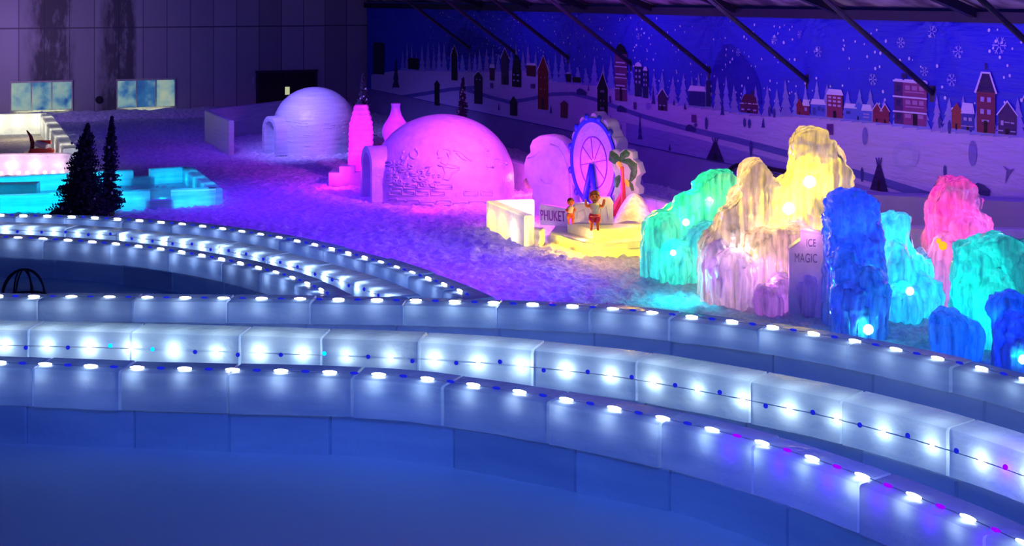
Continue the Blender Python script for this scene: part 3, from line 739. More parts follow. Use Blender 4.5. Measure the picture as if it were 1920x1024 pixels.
# black wire dome inside the far bend
d = 20.4; c = Vector((X(44, d), d, 0.40)); root = thing('wire_dome', 'black wire dome frame standing on the dark floor inside the far bend', 'frame', c)
def arch(ang, lean):
    P = []
    for k in range(17):
        a = math.pi*k/16; r = 0.33; x = math.cos(a)*r; z = math.sin(a)*0.43
        v = Vector((x*math.cos(ang), x*math.sin(ang), z)); v = v + Vector((0, lean*z, 0)); P.append(c + v)
    return P
for a in (0, math.pi/4, math.pi/2, 3*math.pi/4):
    m = MB(); m.tube(arch(a, 0), 0.014, 6); m.build('hoop', M['black'], root, smooth=True)
m = MB(); m.tube([c + Vector((0.33*math.cos(2*math.pi*k/24), 0.33*math.sin(2*math.pi*k/24), 0.015)) for k in range(25)], 0.014, 6); m.build('base_ring', M['black'], root, smooth=True)

# ================================================================== IGLOOS
def dome(center, r, hstilt, hcap, mat, name, parent, seed, amp=0.01, nu=96, nv=44, rings=None):
    rows = []; c = Vector(center)
    prof = [(r*1.0, -0.05)] + [(r, hstilt*k/6) for k in range(7)] + [(r*math.cos(math.pi/2*k/nv), hstilt + hcap*math.sin(math.pi/2*k/nv)) for k in range(1, nv)] + [(0.002, hstilt + hcap)]
    for rr, z in prof:
        row = []
        for i in range(nu):
            a = 2*math.pi*i/nu; w = amp*noise.noise(Vector((math.cos(a)*3, math.sin(a)*3, z*6 + seed)))
            if rings: w += rings*math.sin(z*46)*min(1, rr/r*1.5)
            k = 1 + w; row.append(c + Vector((rr*math.cos(a)*k, rr*math.sin(a)*k, z)))
        rows.append(row)
    m = MB(); m.grid(rows, True, True, True); return m.build(name, mat, parent, smooth=True)
def tunnel(c, dr, L0, L1, w, h, mat, parent, name='entrance_tunnel', wallt=0.16):
    """hollow arch from L0 to L1 along dr"""
    c = Vector(c); dr = Vector(dr).normalized(); sd = Vector((dr.y, -dr.x, 0)); n = 14
    def ring(k, l):
        P = [(-w*k, 0)] + [(-w*k*math.cos(math.pi*i/n), (h - w)*1.0 - (0 if k == 1 else 0.0) + w*k*math.sin(math.pi*i/n)) for i in range(n+1)] + [(w*k, 0)]
        return [c + dr*l + sd*x + UP*z for x, z in P]
    ki = 1 - wallt/w; m = MB(); m.grid([ring(1, L0), ring(1, L1), ring(ki, L1), ring(ki, L0), ring(1, L0)])
    return m.build(name, mat, parent, smooth=True, angle=40)
# pink igloo
pc = Vector((X(830, 33.6), 33.6, 0)); PR, PS, PH = 1.80, 0.42, 1.62
pig = thing('igloo', 'large pink-lit dome igloo with carved reliefs in front of mural', 'igloo', pc)
dome(pc, PR, PS, PH, M['sculpt'], 'dome', pig, 3, 0.006)
tunnel(pc, (-0.93, -0.36, 0), 1.2, 1.98, 0.55, 1.32, M['sculpt'], pig)
def on_dome(a, z, off=0.0):
    """point on the pink dome at bearing a (degrees, 0 = towards viewer, + right) and height z"""
    if z <= PS: r = PR
    else: r = PR*math.sqrt(max(0, 1 - ((z-PS)/PH)**2))
    A = math.radians(a); return pc + Vector((math.sin(A)*(r+off), -math.cos(A)*(r+off), z + (off if z > PS else 0)*0.5))
def dpx(px, py):
    """bearing and height on the dome seen at a pixel, by ray marching"""
    o = Vector((0, 0, H)); v = Vector(((px-960)/F, 1, -(py-YH)/F)); t = 30.0
    while t < 34.5:
        p = o + v*t; q = p - pc
        r = PR if q.z <= PS else PR*math.sqrt(max(0, 1 - min(1, (q.z-PS)/PH)**2))
        if math.hypot(q.x, q.y) < r and q.z > 0: return math.degrees(math.atan2(q.x, -q.y)), q.z
        t += 0.01
    return None
rel = []
def S(sx, sy, pts, closed=False): rel.append([(620 + x/3.9375, 160 + y/3.9375) for x, y in pts])
C3 = lambda cx, cy, rx, ry, a0, a1, n=9: [(cx + rx*math.cos(math.radians(a0 + (a1-a0)*k/n)), cy + ry*math.sin(math.radians(a0 + (a1-a0)*k/n))) for k in range(n+1)]
S(0,0,[(545,485),(535,500)]); S(0,0,[(535,520),(525,545),(560,560),(575,520)]); S(0,0,C3(620,510,32,30,-60,200)); S(0,0,[(625,470),(640,480)])
S(0,0,C3(545,590,38,32,-20,170)); S(0,0,[(500,560),(505,600),(520,640)])
S(0,0,C3(840,500,48,32,150,380)); S(0,0,[(800,500),(795,540),(830,530),(815,570),(860,590)]); S(0,0,[(860,500),(880,545),(860,580),(930,600)]); S(0,0,[(905,480),(955,490),(1000,530),(1040,560)]); S(0,0,[(925,500),(970,540),(1010,555)])
S(0,0,[(830,600),(850,650),(830,690),(870,700),(900,650),(950,620)]); S(0,0,[(790,590),(840,600),(900,610),(950,605)])
S(0,0,[(700,610),(760,595),(720,640),(740,600)]); S(0,0,[(1130,500),(1140,480),(1165,485)]); S(0,0,C3(1225,570,40,30,100,400)); S(0,0,[(1180,590),(1200,610),(1150,600)]); S(0,0,C3(1270,585,28,22,0,330))
random.seed(21)
for k in range(62):
    x = random.uniform(420, 800); y = random.uniform(560, 740)
    if x > 600 and y < 620: continue
    S(0,0,C3(x, y, random.uniform(12, 30), random.uniform(8, 16), random.uniform(0, 360), random.uniform(380, 600), 6))
for y0, xs in ((745,((545,635),(650,760),(775,895))),(795,((440,520),(535,620),(635,720),(745,840),(985,1085),(1110,1190))),(770,((450,530),))):
    for x0, x1 in xs: S(0,0,[(x0,y0-16),(x1,y0-14),(x1+4,y0+16),(x0-2,y0+14),(x0,y0-16)])
for y0, x0, x1 in ((850,470,560),(848,560,660),(862,660,780),(850,780,890),(866,905,1010),(856,1020,1140),(880,600,760),(884,770,900),(840,430,500)):
    S(0,0,[(x0,y0+12),(x0+8,y0-4),(x1-8,y0-4),(x1,y0+12)])
for nm, sel in (('carved_relief', lambda st_: st_[0][1] < 342 and st_[0][0] < 810), ('carved_relief', lambda st_: st_[0][1] < 342 and 810 <= st_[0][0] < 895), ('carved_relief', lambda st_: st_[0][1] < 342 and st_[0][0] >= 895), ('brick_relief', lambda st_: st_[0][1] >= 342)):
    m = MB()
    for st_ in rel:
        if not sel(st_): continue
        P = [on_dome(b_[0], b_[1], 0.008) for b_ in (dpx(x, y) for x, y in st_) if b_]
        if len(P) > 1: m.tube(P, 0.024, 6)
    m.build(nm, M['sculpt'], pig, smooth=True)
# white igloo
wc = Vector((X(590, 43.2), 43.2, 0)); WRad = 1.32
wig = thing('igloo', 'smaller pale lavender igloo near the dark doorway', 'igloo', wc)
dome(wc, WRad, 0.85, 1.23, M['pack'], 'dome', wig, 8, 0.012, rings=0.004)
tunnel(wc, (-0.80, -0.60, 0), 0.75, 1.62, 0.50, 1.22, M['pack'], wig)
m = MB(); random.seed(5)
for k in range(26):
    a = random.uniform(-40, 55); z = random.uniform(0.15, 1.1); ln = random.uniform(6, 14)
    rr = WRad if z < 0.85 else WRad*math.sqrt(1-((z-0.85)/1.23)**2)
    m.tube([wc + Vector((math.sin(math.radians(a + ln*i/5))*(rr+0.004), -math.cos(math.radians(a + ln*i/5))*(rr+0.004), z + 0.01*math.sin(i))) for i in range(6)], 0.016, 5)
m.build('block_ridges', M['pack'], wig, smooth=True)

# ice enclosure by the doorway
root = thing('ice_enclosure', 'low unlit enclosure of ice panels behind the lavender igloo', 'ice wall', (X(388, 46), 46, 0))
def panel(m, p, q, h, th=0.16, z0=-0.05, hh=None):
    p = Vector((p[0], p[1], 0)); q = Vector((q[0], q[1], 0)); t = (q-p).normalized(); nn = Vector((t.y, -t.x, 0))*th/2; hh = h if hh is None else hh
    m.grid([[p - nn + UP*z0, p + nn + UP*z0, p + nn + UP*(h-.03), p + nn*.8 + UP*h, p - nn*.8 + UP*h, p - nn + UP*(h-.03)], [q - nn + UP*z0, q + nn + UP*z0, q + nn + UP*(hh-.03), q + nn*.8 + UP*hh, q - nn*.8 + UP*hh, q - nn + UP*(hh-.03)]], True, True, True)
for p, q in (((X(388,46),46),(X(434,42),42)), ((X(392,46.2),46.2),(X(545,50.5),50.5))):
    m = MB(); panel(m, p, q, 1.1); m.build('ice_panel', M['pack'], root)

# ================================================================== TOWER AND BOTTLE
d = 36.0; c = Vector((X(677, d), d, 0)); root = thing('ice_tower', 'glowing magenta layered ice tower left of the pink igloo', 'ice sculpture', c)
rows = []; random.seed(8); nl = 15
for k in range(nl*2+1):
    z = 2.08*k/(nl*2); w = 0.34 - 0.06*(z/2.08) - (0.11*max(0, (z-1.55)/0.5)) + (0.012 if k % 2 else -0.006) + random.uniform(-.006, .006)
    rows.append([c + Vector((w*sx*(1 - 0.12*(abs(sx) == 1 and abs(sy) == 1)), w*0.9*sy, z)) for sx, sy in ((-1,-.75),(-.75,-1),(.75,-1),(1,-.75),(1,.75),(.75,1),(-.75,1),(-1,.75))])
m = MB(); m.grid(rows, True, True, True); m.build('shaft', M['sculpt'], root)
m = MB()
m.box(c + Vector((-0.20, -0.25, 0.16)), Vector((0.58,0,0)), Vector((0,0.45,0)), UP*0.18); m.build('base_step', M['sculpt'], root)
m = MB(); m.box(c + Vector((-0.30, -0.42, 0.40)), Vector((0.2,0,0)), Vector((0,0.25,0)), UP*0.10); m.build('base_step', M['sculpt'], root)
point('tower_lamp', c + Vector((0, -0.05, 0.55)), (1, 0.0, 0.62), 26, 0.08); point('tower_lamp', c + Vector((0, -0.05, 1.4)), (1, 0.0, 0.72), 13, 0.08)
point('tower_lamp', c + Vector((-0.55, -1.0, 0.35)), (1, 0.02, 0.45), 22, 0.05); point('tower_lamp', c + Vector((-0.2, -0.25, 0.16)), (1, 0.0, 0.55), 30, 0.05)
d = 37.2; c = Vector((X(742, d), d, 0)); root = thing('ice_bottle', 'violet ice bottle on a pedestal behind the pink igloo', 'ice sculpture', c)
zz = lambda py: Z(py, d); rr = lambda w: w*d/F
m = MB(); m.lathe(c, [(rr(9), zz(284)), (rr(13), zz(278)), (rr(20), zz(266)), (rr(25), zz(252)), (rr(25.5), zz(243)), (rr(22), zz(233)), (rr(16), zz(224)), (rr(11), zz(215)), (rr(8.5), zz(206)), (rr(8), zz(198)), (rr(9), zz(197)), (rr(9), zz(194)), (0.01, zz(194))], 36)
m.build('bottle_body', M['sculpt'], root, smooth=True, angle=50)
m = MB(); m.box(c + UP*(zz(284)/2), Vector((0.34,0,0)), Vector((0,0.34,0)), UP*(zz(284)/2)); m.build('pedestal', M['sculpt'], root)
point('bottle_lamp', c + UP*zz(262), (0.16, 0.0, 1), 22, 0.06); point('bottle_lamp', c + UP*zz(232) , (0.65, 0.0, 1), 4, 0.05)

# ================================================================== FAIRGROUND SCULPTURES
# low wall behind them, parallel to the mural
root = thing('ice_barrier', 'long low pink-lit ice barrier behind wheel and palm sculptures', 'ice wall', (X(1120, 30.8), 30.8, 0))
def bar(px, h): d = F*(H-h)/(300 + 0.2656*(px-959) - YH); return (X(px, d), d)
for a, b in ((930, 1030), (1031, 1110), (1111, 1190), (1191, 1240), (1241, 1290), (1291, 1345)):
    m = MB(); panel(m, bar(a, .7), bar(b, .7), 0.7, 0.25); m.build('ice_panel', M['sculpt'], root)
def frame_at(px, d, ang):
    """axes of a slab whose face is turned ang degrees to the left of the viewer"""
    A = math.radians(ang); n = Vector((-math.sin(A), -math.cos(A), 0)); u = Vector((math.cos(A), -math.sin(A), 0))
    return Vector((X(px, d), d, 0)), u, n
# cloud-shaped slab
c, u, n = frame_at(1030, 30.6, 35); d = 30.6
root = thing('ice_cloud_tree', 'rounded cloud-topped ice slab left of the ice wheel', 'ice sculpture', c)
k = d/F/math.cos(math.radians(35))
def op(lst): return [((x-1030)*k, Z(y, d)) for x, y in lst]
out = [(995,440),(996,395),(998,362),(990,348),(983,330),(982,312),(986,297),(994,288),(993,276),(998,264),(1010,256),(1026,253),(1044,255),(1056,262),(1066,277),(1070,292),(1072,312),(1073,335),(1074,362),(1074,440)]
m = MB(); m.prism(c, u, UP, op(out), -n*0.36, 0.05); m.build('cloud_slab', M['sculpt'], root, smooth=True, angle=35)
m = MB()
m.tube([c + u*x + UP*z + n*0.005 for x, z in op([(1032,270),(1045,274),(1056,290),(1064,315),(1067,345),(1068,380)])], 0.02, 6)
m.tube([c + u*x + UP*z + n*0.005 for x, z in op([(990,300),(1002,296),(1012,285),(1022,288)])], 0.018, 6)
m.tube([c + u*x + UP*z + n*0.005 for x, z in op([(1015,338),(1022,345),(1032,345),(1036,336)])], 0.02, 6); m.build('carved_lines', M['sculpt'], root, smooth=True)
m = MB(); m.ball(c + u*(-47*k) + UP*Z(350, d) - n*0.2, 0.13, 0.12, 0.14); m.build('side_knob', M['cream_paint'], root, smooth=True)
# wheel
d = 29.3; ang = 60; c, u, n = frame_at(1113, d, ang)
whl = thing('fairground_wheel_sculpture', 'tall ice fairground wheel with blue toothed rim and blue legs', 'ice sculpture', c)
zc = Z(305, d); R = 0.86
def ring2(r0, r1, nseg=64, bumps=None): 
    return [(r0*math.cos(2*math.pi*i/nseg), zc + r0*math.sin(2*math.pi*i/nseg)) for i in range(nseg)]
slab = []
for i in range(96):
    a = 2*math.pi*i/96; b = 0.07*max(0, math.cos(a*12))**0.5 if math.cos(a*12) > 0 else 0
    slab.append(((R + 0.10 + b)*math.cos(a), zc + (R + 0.12 + b)*math.sin(a)*1.07))
m = MB(); m.prism(c, u, UP, slab, -n*0.30, 0.03); m.build('wheel_slab', M['sculpt'], whl, smooth=True, angle=35)
def annulus(m, r0, r1, off, t, n_=64, sy=1.07):
    rows = []
    for rr_, oo in ((r0, off), (r0, off + t), (r1, off + t), (r1, off), (r0, off)):
        rows.append([c + u*(rr_*math.cos(2*math.pi*i/n_)) + UP*(zc + rr_*sy*math.sin(2*math.pi*i/n_)) + n*oo for i in range(n_)])
    m.grid(rows, True)
m = MB(); annulus(m, R - 0.03, R + 0.055, 0.0, 0.03)
for i in range(12):
    a = 2*math.pi*i/12 + 0.26; m.ball(c + u*((R+0.09)*math.cos(a)) + UP*(zc + (R+0.09)*1.07*math.sin(a)) + n*0.012, 0.06, 0.05, 0.085, 10, 6)
m.build('toothed_rim', M['blue_paint'], whl, smooth=True, angle=50)
m = MB(); annulus(m, R*0.60, R*0.625, 0.0, 0.012)
for i in range(8):
    a = 2*math.pi*i/8 + 0.2; m.tube([c + u*(r*math.cos(a)) + UP*(zc + r*1.07*math.sin(a)) + n*0.004 for r in (0.08, R*0.6)], 0.009, 5)
m.build('spokes', M['purple_paint'], whl)
m = MB(); hub = c + UP*(Z(308, d)) + n*0.06
for sx in (-0.16, 0.16):
    sgn = u*sx; m.tube([hub, hub + sgn*0.9 - UP*0.55 + n*0.03, hub + sgn*1.5 - UP*1.0 + n*0.03], [0.05, 0.06, 0.065], 8)
m.build('support_legs', M['blue_paint'], whl, smooth=True)
# palm
d = 27.9; c, u, n = frame_at(1168, d, 35); k = d/F/math.cos(math.radians(35))
def opp(lst): return [((x-1168)*k, Z(y, d)) for x, y in lst]
root = thing('ice_palm', 'ice slab palm tree with green fronds and red trunk', 'ice sculpture', c)
m = MB(); m.prism(c, u, UP, opp([(1152,455),(1154,400),(1152,360),(1154,330),(1148,312),(1146,296),(1146,283),(1154,280),(1162,286),(1168,280),(1180,280),(1185,284),(1186,297),(1194,303),(1200,322),(1192,330),(1190,345),(1197,352),(1196,362),(1188,360),(1186,380),(1188,455)]), -n*0.22, 0.03); m.build('palm_slab', M['sculpt'], root, smooth=True, angle=35)
def strip_relief(m, pts, w, off=0.0, t=0.03):
    pts = [Vector((x, 0, z)) for x, z in opp(pts)]; L_, R_ = [], []
    rows = []
    for i, p in enumerate(pts):
        tt = (pts[min(i+1, len(pts)-1)] - pts[max(0, i-1)]).normalized(); nn = Vector((-tt.z, 0, tt.x)); ww = (w[i] if isinstance(w, (list, tuple)) else w)*k
        a = p + nn*ww; b = p - nn*ww
        f = lambda q, o: c + u*q.x + UP*q.z + n*o
        rows.append([f(a, off), f(a, off + t*.6), f(p, off + t), f(b, off + t*.6), f(b, off)])
    m.grid(rows, True, True, True)
for pts, w in (([(1164,304),(1156,300),(1150,296),(1147,285)], [3,8,9,2]), ([(1164,302),(1168,292),(1175,287),(1180,288)], [3,5,6,2]), ([(1166,302),(1178,302),(1187,310),(1189,322)], [2,5,7,4]), ([(1189,315),(1186,328),(1182,338)], [5,5,2]), ([(1163,330),(1158,338),(1156,352)], [2,6,3]), ([(1178,338),(1183,346),(1186,356)], [2,3,2])):
    m = MB(); strip_relief(m, pts, w); m.build('frond', M['green_paint'], root)
m = MB(); strip_relief(m, [(1167,312),(1168,335),(1169,360),(1165,372),(1157,390),(1151,405)], [2,2.5,4,5,6,6], 0.0, 0.06); strip_relief(m, [(1169,350),(1170,375),(1171,405),(1175,430)], [3,4,5,3], 0.01, 0.06); m.build('trunk', M['red_dye'], root)
m = MB(); strip_relief(m, [(1160,304),(1163,310),(1165,317)], [3,4.5,2], 0.02, 0.04); m.build('fruit', M['yellow_paint'], root)
m = MB(); strip_relief(m, [(1174,336),(1177,342),(1179,349)], [2,4,2], 0.02, 0.04); m.build('fruit', M['yellow_paint'], root)

# stage: yellow-lit steps and side wall
st0 = Vector((X(1110, 26.6), 26.6, 0)); stage = thing('ice_stage', 'yellow-lit stepped ice stage carrying the small figures', 'ice stage', st0)
def gp(px, py, z=0.0): dd = D(py, z); return (X(px, dd), dd)
def slabpoly(name, pts, z0, z1, mat, parent, bev=0.03):
    m = MB(); P = [Vector((x, y, 0)) for x, y in pts]; cx = sum((p for p in P), Vector())/len(P)
    def rg(s, z): return [cx + (p-cx)*s + UP*z for p in P]
    m.grid([rg(1, z0), rg(1, z1-bev), rg(0.985, z1)], True, True, True); return m.build(name, mat, parent)
slabpoly('lower_step', [gp(1026,452), gp(1110,484), gp(1212,476), gp(1235,456), gp(1150,450), gp(1040,436)], -0.05, 0.12, M['sculpt'], stage)
slabpoly('middle_step', [gp(1032,446,.12), gp(1111,471,.12), gp(1206,464,.12), gp(1228,446,.12), gp(1150,440,.12), gp(1044,430,.12)], 0.1, 0.25, M['sculpt'], stage)
slabpoly('upper_step', [gp(1064,438,.22), gp(1112,452,.22), gp(1206,446,.22), gp(1226,436,.22), gp(1150,429,.22), gp(1072,424,.22)], 0.2, 0.44, M['sculpt'], stage)
m = MB(); rows = []
for j in range(9):
    rows.append([])
    for i in range(13):
        x = i/12; y = j/8; a = Vector((*gp(1150, 418, .44), 0)); b = Vector((*gp(1216, 424, .44), 0)); cc = a.lerp(b, x) + Vector((0.15, 0.7, 0))*y
        hgt = 0.36 + 0.62*math.sin(math.pi*min(1, x*.8+.1))*math.sin(math.pi*y*.5 + .25) + 0.03*fbm(i*.7, j*.7)
        rows[-1].append(cc + UP*hgt)
m.grid(rows); m.build('snow_mound', M['snow'], stage, smooth=True)
m = MB(); panel(m, gp(921,428), gp(992,462), 0.60, 0.22, hh=0.62); m.build('side_wall', M['sculpt'], stage)
m = MB(); panel(m, gp(922,427), gp(1000,424), 0.58, 0.22); m.build('side_wall', M['sculpt'], stage)
# engraved letter panel
c, u, n = frame_at(1037, 27.6, 20); d = 27.6
root = thing('letter_panel', 'tilted ice panel with purple letters beside the small figure', 'sign', c)
kk = d/F
m = MB(); m.prism(c, u, UP, [(x*kk, Z(y, d)) for x, y in ((-27,423.5),(-27,384),(29,390),(29,423.5))], -n*0.12, 0.015); m.build('panel_slab', M['sculpt'], root)
def text_mesh(body, size, origin, u, v, n, mat, parent, name, ext=0.02, sx=1.0, shear=0.0):
    cu = bpy.data.curves.new(name, 'FONT'); cu.body = body; cu.size = size; cu.extrude = ext; cu.shear = shear; cu.align_x = 'CENTER'; cu.space_character = 1.05
    ob = bpy.data.objects.new('tmp_text', cu); COL.objects.link(ob)
    dg = bpy.context.evaluated_depsgraph_get(); me = bpy.data.meshes.new_from_object(ob.evaluated_get(dg))
    bpy.data.objects.remove(ob)
    off = Vector(parent['_loc'])
    for vv in me.vertices: vv.co = origin + u*(vv.co.x*sx) + v*vv.co.y + n*vv.co.z - off
    me.materials.clear(); me.materials.append(mat); me.name = name
    o = bpy.data.objects.new(name, me); COL.objects.link(o); o.parent = parent; return o
text_mesh('PHUKET', 0.31, c + UP*Z(414, d) + n*0.01, u, (UP - u*0.06), n, M['purple_paint'], root, 'letters', 0.012, 0.46)
# small snow blocks beside the stage
m = MB(); p = Vector((*gp(1004, 458), 0)) ; p = p - UP*0.02; m.box(p + UP*0.17, Vector((0.16,-0.05,0)), Vector((0.05,0.15,0)), UP*0.18); q_ = Vector((*gp(966, 470), .35)); point('block_fill', q_, (1, .6, .8), 2, 0.04)  # unseen light added to brighten the snow block
bm_ = m.build('snow_block', M['snow']); tag(bm_, 'white snow block at the left front of the yellow stage', 'snow block')
bv = bm_.modifiers.new('b', 'BEVEL'); bv.width = 0.05; bv.segments = 3
# thrones: ice slabs behind figures
def throne(px0, px1, py, pyb, d, label, mat='sculpt'):
    c = Vector((X((px0+px1)/2, d), d, 0.442)); w = (px1-px0)/2*d/F; root = thing('upright_ice_block', label, 'ice block', c)
    m = MB(); o_ = [(-w, 0), (-w, Z(py, d)-.44-.06), (-w*.8, Z(py, d)-.44), (w*.7, Z(py, d)-.44), (w, Z(py, d)-.44-.08), (w, 0)]
    m.prism(c, Vector((1,0,0)), UP, o_, Vector((0, 0.3, 0)), 0.03); m.build('backrest_slab', M[mat], root, smooth=True, angle=35)
    m = MB(); m.tube([c + Vector((-w*.5, -0.005, 0.1)), c + Vector((-w*.45, -0.005, (Z(py,d)-.44)*.6)), c + Vector((w*.2, -0.005, (Z(py,d)-.44)*.72)), c + Vector((w*.5, -0.005, 0.1))], 0.014, 6); m.build('carved_line', M[mat], root)
    return root
throne(1073, 1110, 383, 440, 26.75, 'pale upright ice block between the two small figures')
throne(1118, 1150, 372, 440, 26.65, 'yellow upright ice block right of the larger small figure')
# small painted figures
def figure(px, pyb, hpx, d, z0, label, pose, mats):
    s = hpx*d/F; b = Vector((X(px, d), d, z0)); root = thing('ice_figure', label, 'ice figure', b)
    me = bpy.data.meshes.new('body')
    V = [(0,0,.42),(0,0,.52),(0,-.01,.62),(0,0,.70)]; E = [(0,1),(1,2),(2,3)]; Rr = [.105,.105,.10,.05]
    def chain(start, pts, rad):
        a = start
        for p, r in zip(pts, rad):
            V.append(p); Rr.append(r); E.append((a, len(V)-1)); a = len(V)-1
    chain(0, [(-.07,0,.36),(-.075,-.01,.2),(-.08,0,.04),(-.085,-.06,.025)], [.07,.055,.042,.035]); chain(0, [(.07,0,.36),(.075,-.01,.2),(.08,0,.04),(.085,-.06,.025)], [.07,.055,.042,.035])
    for sg in (-1, 1):
        if pose == 'up': chain(2, [(sg*.12,0,.63),(sg*.2,-.02,.60),(sg*.23,-.04,.74),(sg*.235,-.05,.80)], [.05,.042,.036,.034])
        else: chain(2, [(sg*.12,0,.62),(sg*.17,-.03,.52),(sg*.10,-.14,.50)], [.05,.04,.035])
    me.from_pydata([Vector(v)*s for v in V], E, []); o = bpy.data.objects.new('body', me); COL.objects.link(o)
    sk = o.modifiers.new('skin', 'SKIN'); 
    for i, r in enumerate(Rr): me.skin_vertices[0].data[i].radius = (r*s, r*s)
    me.skin_vertices[0].data[0].use_root = True
    sub = o.modifiers.new('sub', 'SUBSURF'); sub.levels = 2; sub.render_levels = 2
    dg = bpy.context.evaluated_depsgraph_get(); m2 = bpy.data.meshes.new_from_object(o.evaluated_get(dg)); bpy.data.objects.remove(o)
    for p in m2.polygons: p.use_smooth = True
    m2.materials.clear(); m2.materials.append(M[mats[0]]); o = bpy.data.objects.new('body', m2); COL.objects.link(o); o.parent = root
    hd = b + UP*.84*s
    m = MB(); m.ball(hd, .12*s, .115*s, .14*s, 16, 10); m.ball(hd + Vector((0, -.115*s, -.02*s)), .018*s, .022*s, .022*s, 8, 5)
    for sg in (-1, 1): m.ball(hd + Vector((sg*.12*s, 0, -.01*s)), .022*s, .02*s, .035*s, 8, 5)
    m.build('head', M[mats[0]], root, smooth=True)
    m = MB()
    for sg in (-1, 1): m.ball(hd + Vector((sg*.045*s, -.11*s, .02*s)), .017*s, .012*s, .02*s, 8, 5)
    m.tube([hd + Vector((x*s, -.112*s, -.065*s)) for x in (-.035, 0, .035)], .008*s, 5); m.build('face', M['black'], root, smooth=True)
    m = MB(); m.ball(hd + Vector((0, .02*s, .03*s)), .135*s, .125*s, .135*s, 16, 10, f=lambda q: 1 if q.z > -0.1 or q.y > 0.2 else 0.80); m.build('hair', M['brown_paint'], root, smooth=True)
    m = MB(); m.lathe(b, [(.11*s, .40*s), (.122*s, .46*s), (.12*s, .55*s), (.13*s, .63*s), (.10*s, .685*s), (.05*s, .70*s)], 20); m.build('shirt', M[mats[1]], root, smooth=True)
    m = MB(); m.lathe(b, [(.128*s, .43*s), (.132*s, .36*s)], 16)
    for sg in (-1, 1): m.lathe(b + Vector((sg*.072*s, -.003*s, 0)), [(.07*s, .40*s), (.08*s, .30*s), (.083*s, .22*s)], 14)
    m.build('shorts', M[mats[2]], root, smooth=True)
    return root
figure(1115, 444, 76, 25.95, 0.44, 'painted ice figure with raised arms and red shorts on stage', 'up', ('orange_paint', 'cream_paint', 'red_dye'))
figure(1070, 436, 50, 26.7, 0.44, 'smaller dark-haired painted ice figure beside the lettered panel', 'hold', ('orange_paint', 'cream_paint', 'orange_paint'))
# lamps of the fairground corner
YEL = (1, 0.62, 0.0)
for px, py, z, c_, pw in ((1050,455,.10,YEL,30),(1085,466,.10,YEL,45),(1120,470,.10,YEL,45),(1160,468,.10,YEL,45),(1195,462,.10,YEL,40),(1090,442,.33,(1,.5,.12),18),(1130,442,.33,YEL,35),(1175,438,.33,YEL,40),(1205,434,.33,YEL,30)):
    dd = D(py, z); point('stage_lamp', (X(px, dd), dd, z), c_, pw*0.72, 0.05, stage)
for t_, c_, pw in ((.15, YEL, 22), (.45, YEL, 22), (.75, (1,.7,.3), 18)):
    p = Vector((*gp(921,428), .22)).lerp(Vector((*gp(992,462), .22)), t_); point('stage_lamp', p, c_, pw, 0.05, stage)
for t_ in (.3, .7):
    p = Vector((*gp(922,427), .3)).lerp(Vector((*gp(1000,424), .3)), t_); point('stage_lamp', p, (1,.7,.25), 14, 0.05, stage)
point('stage_lamp', (X(1003, 28.2), 28.2, 0.45), (1, .4, .7), 16, 0.06); point('stage_lamp', (X(1190, 26.3), 26.3, 1.5), (1,.62,.0), 80, 0.06)
point('stage_lamp', (X(1100, 25.7), 25.7, 1.6), (1,.50,.02), 9, 0.06); point('stage_lamp', (X(1130, 24.9), 24.9, 0.5), (1,.42,.05), 6, 0.06)
d = 29.0; point('wheel_lamp', (X(1062, 28.7), 28.7, 0.9), (0.20, 0.0, 1.0), 170, 0.08); point('wheel_lamp', (X(1100, 27.9), 27.9, 1.0), (0.7, 0.8, 1.0), 4, 0.05)
point('wheel_lamp', (X(1150, 27.2), 27.2, 1.3), (1.0, 0.05, 0.75), 15, 0.08)
point('cloud_lamp', (X(1012, 29.2), 29.2, 0.5), (1.0, 0.05, 0.75), 60, 0.08); point('cloud_lamp', (X(1040, 29.0), 29.0, 1.2), (0.6, 0.0, 1.0), 45, 0.08)
point('barrier_lamp', (X(1250, 26.6), 26.6, 0.9), (1.0, 0.04, 0.7), 16, 0.05); point('barrier_lamp', (X(1215, 28.4), 28.4, 0.25), (1.0, 0.03, 0.8), 14, 0.05); point('barrier_lamp', (X(985, 33.4), 33.4, 0.5), (1.0, 0.06, 0.6), 40, 0.05)

# ================================================================== ICICLE FORMATIONS

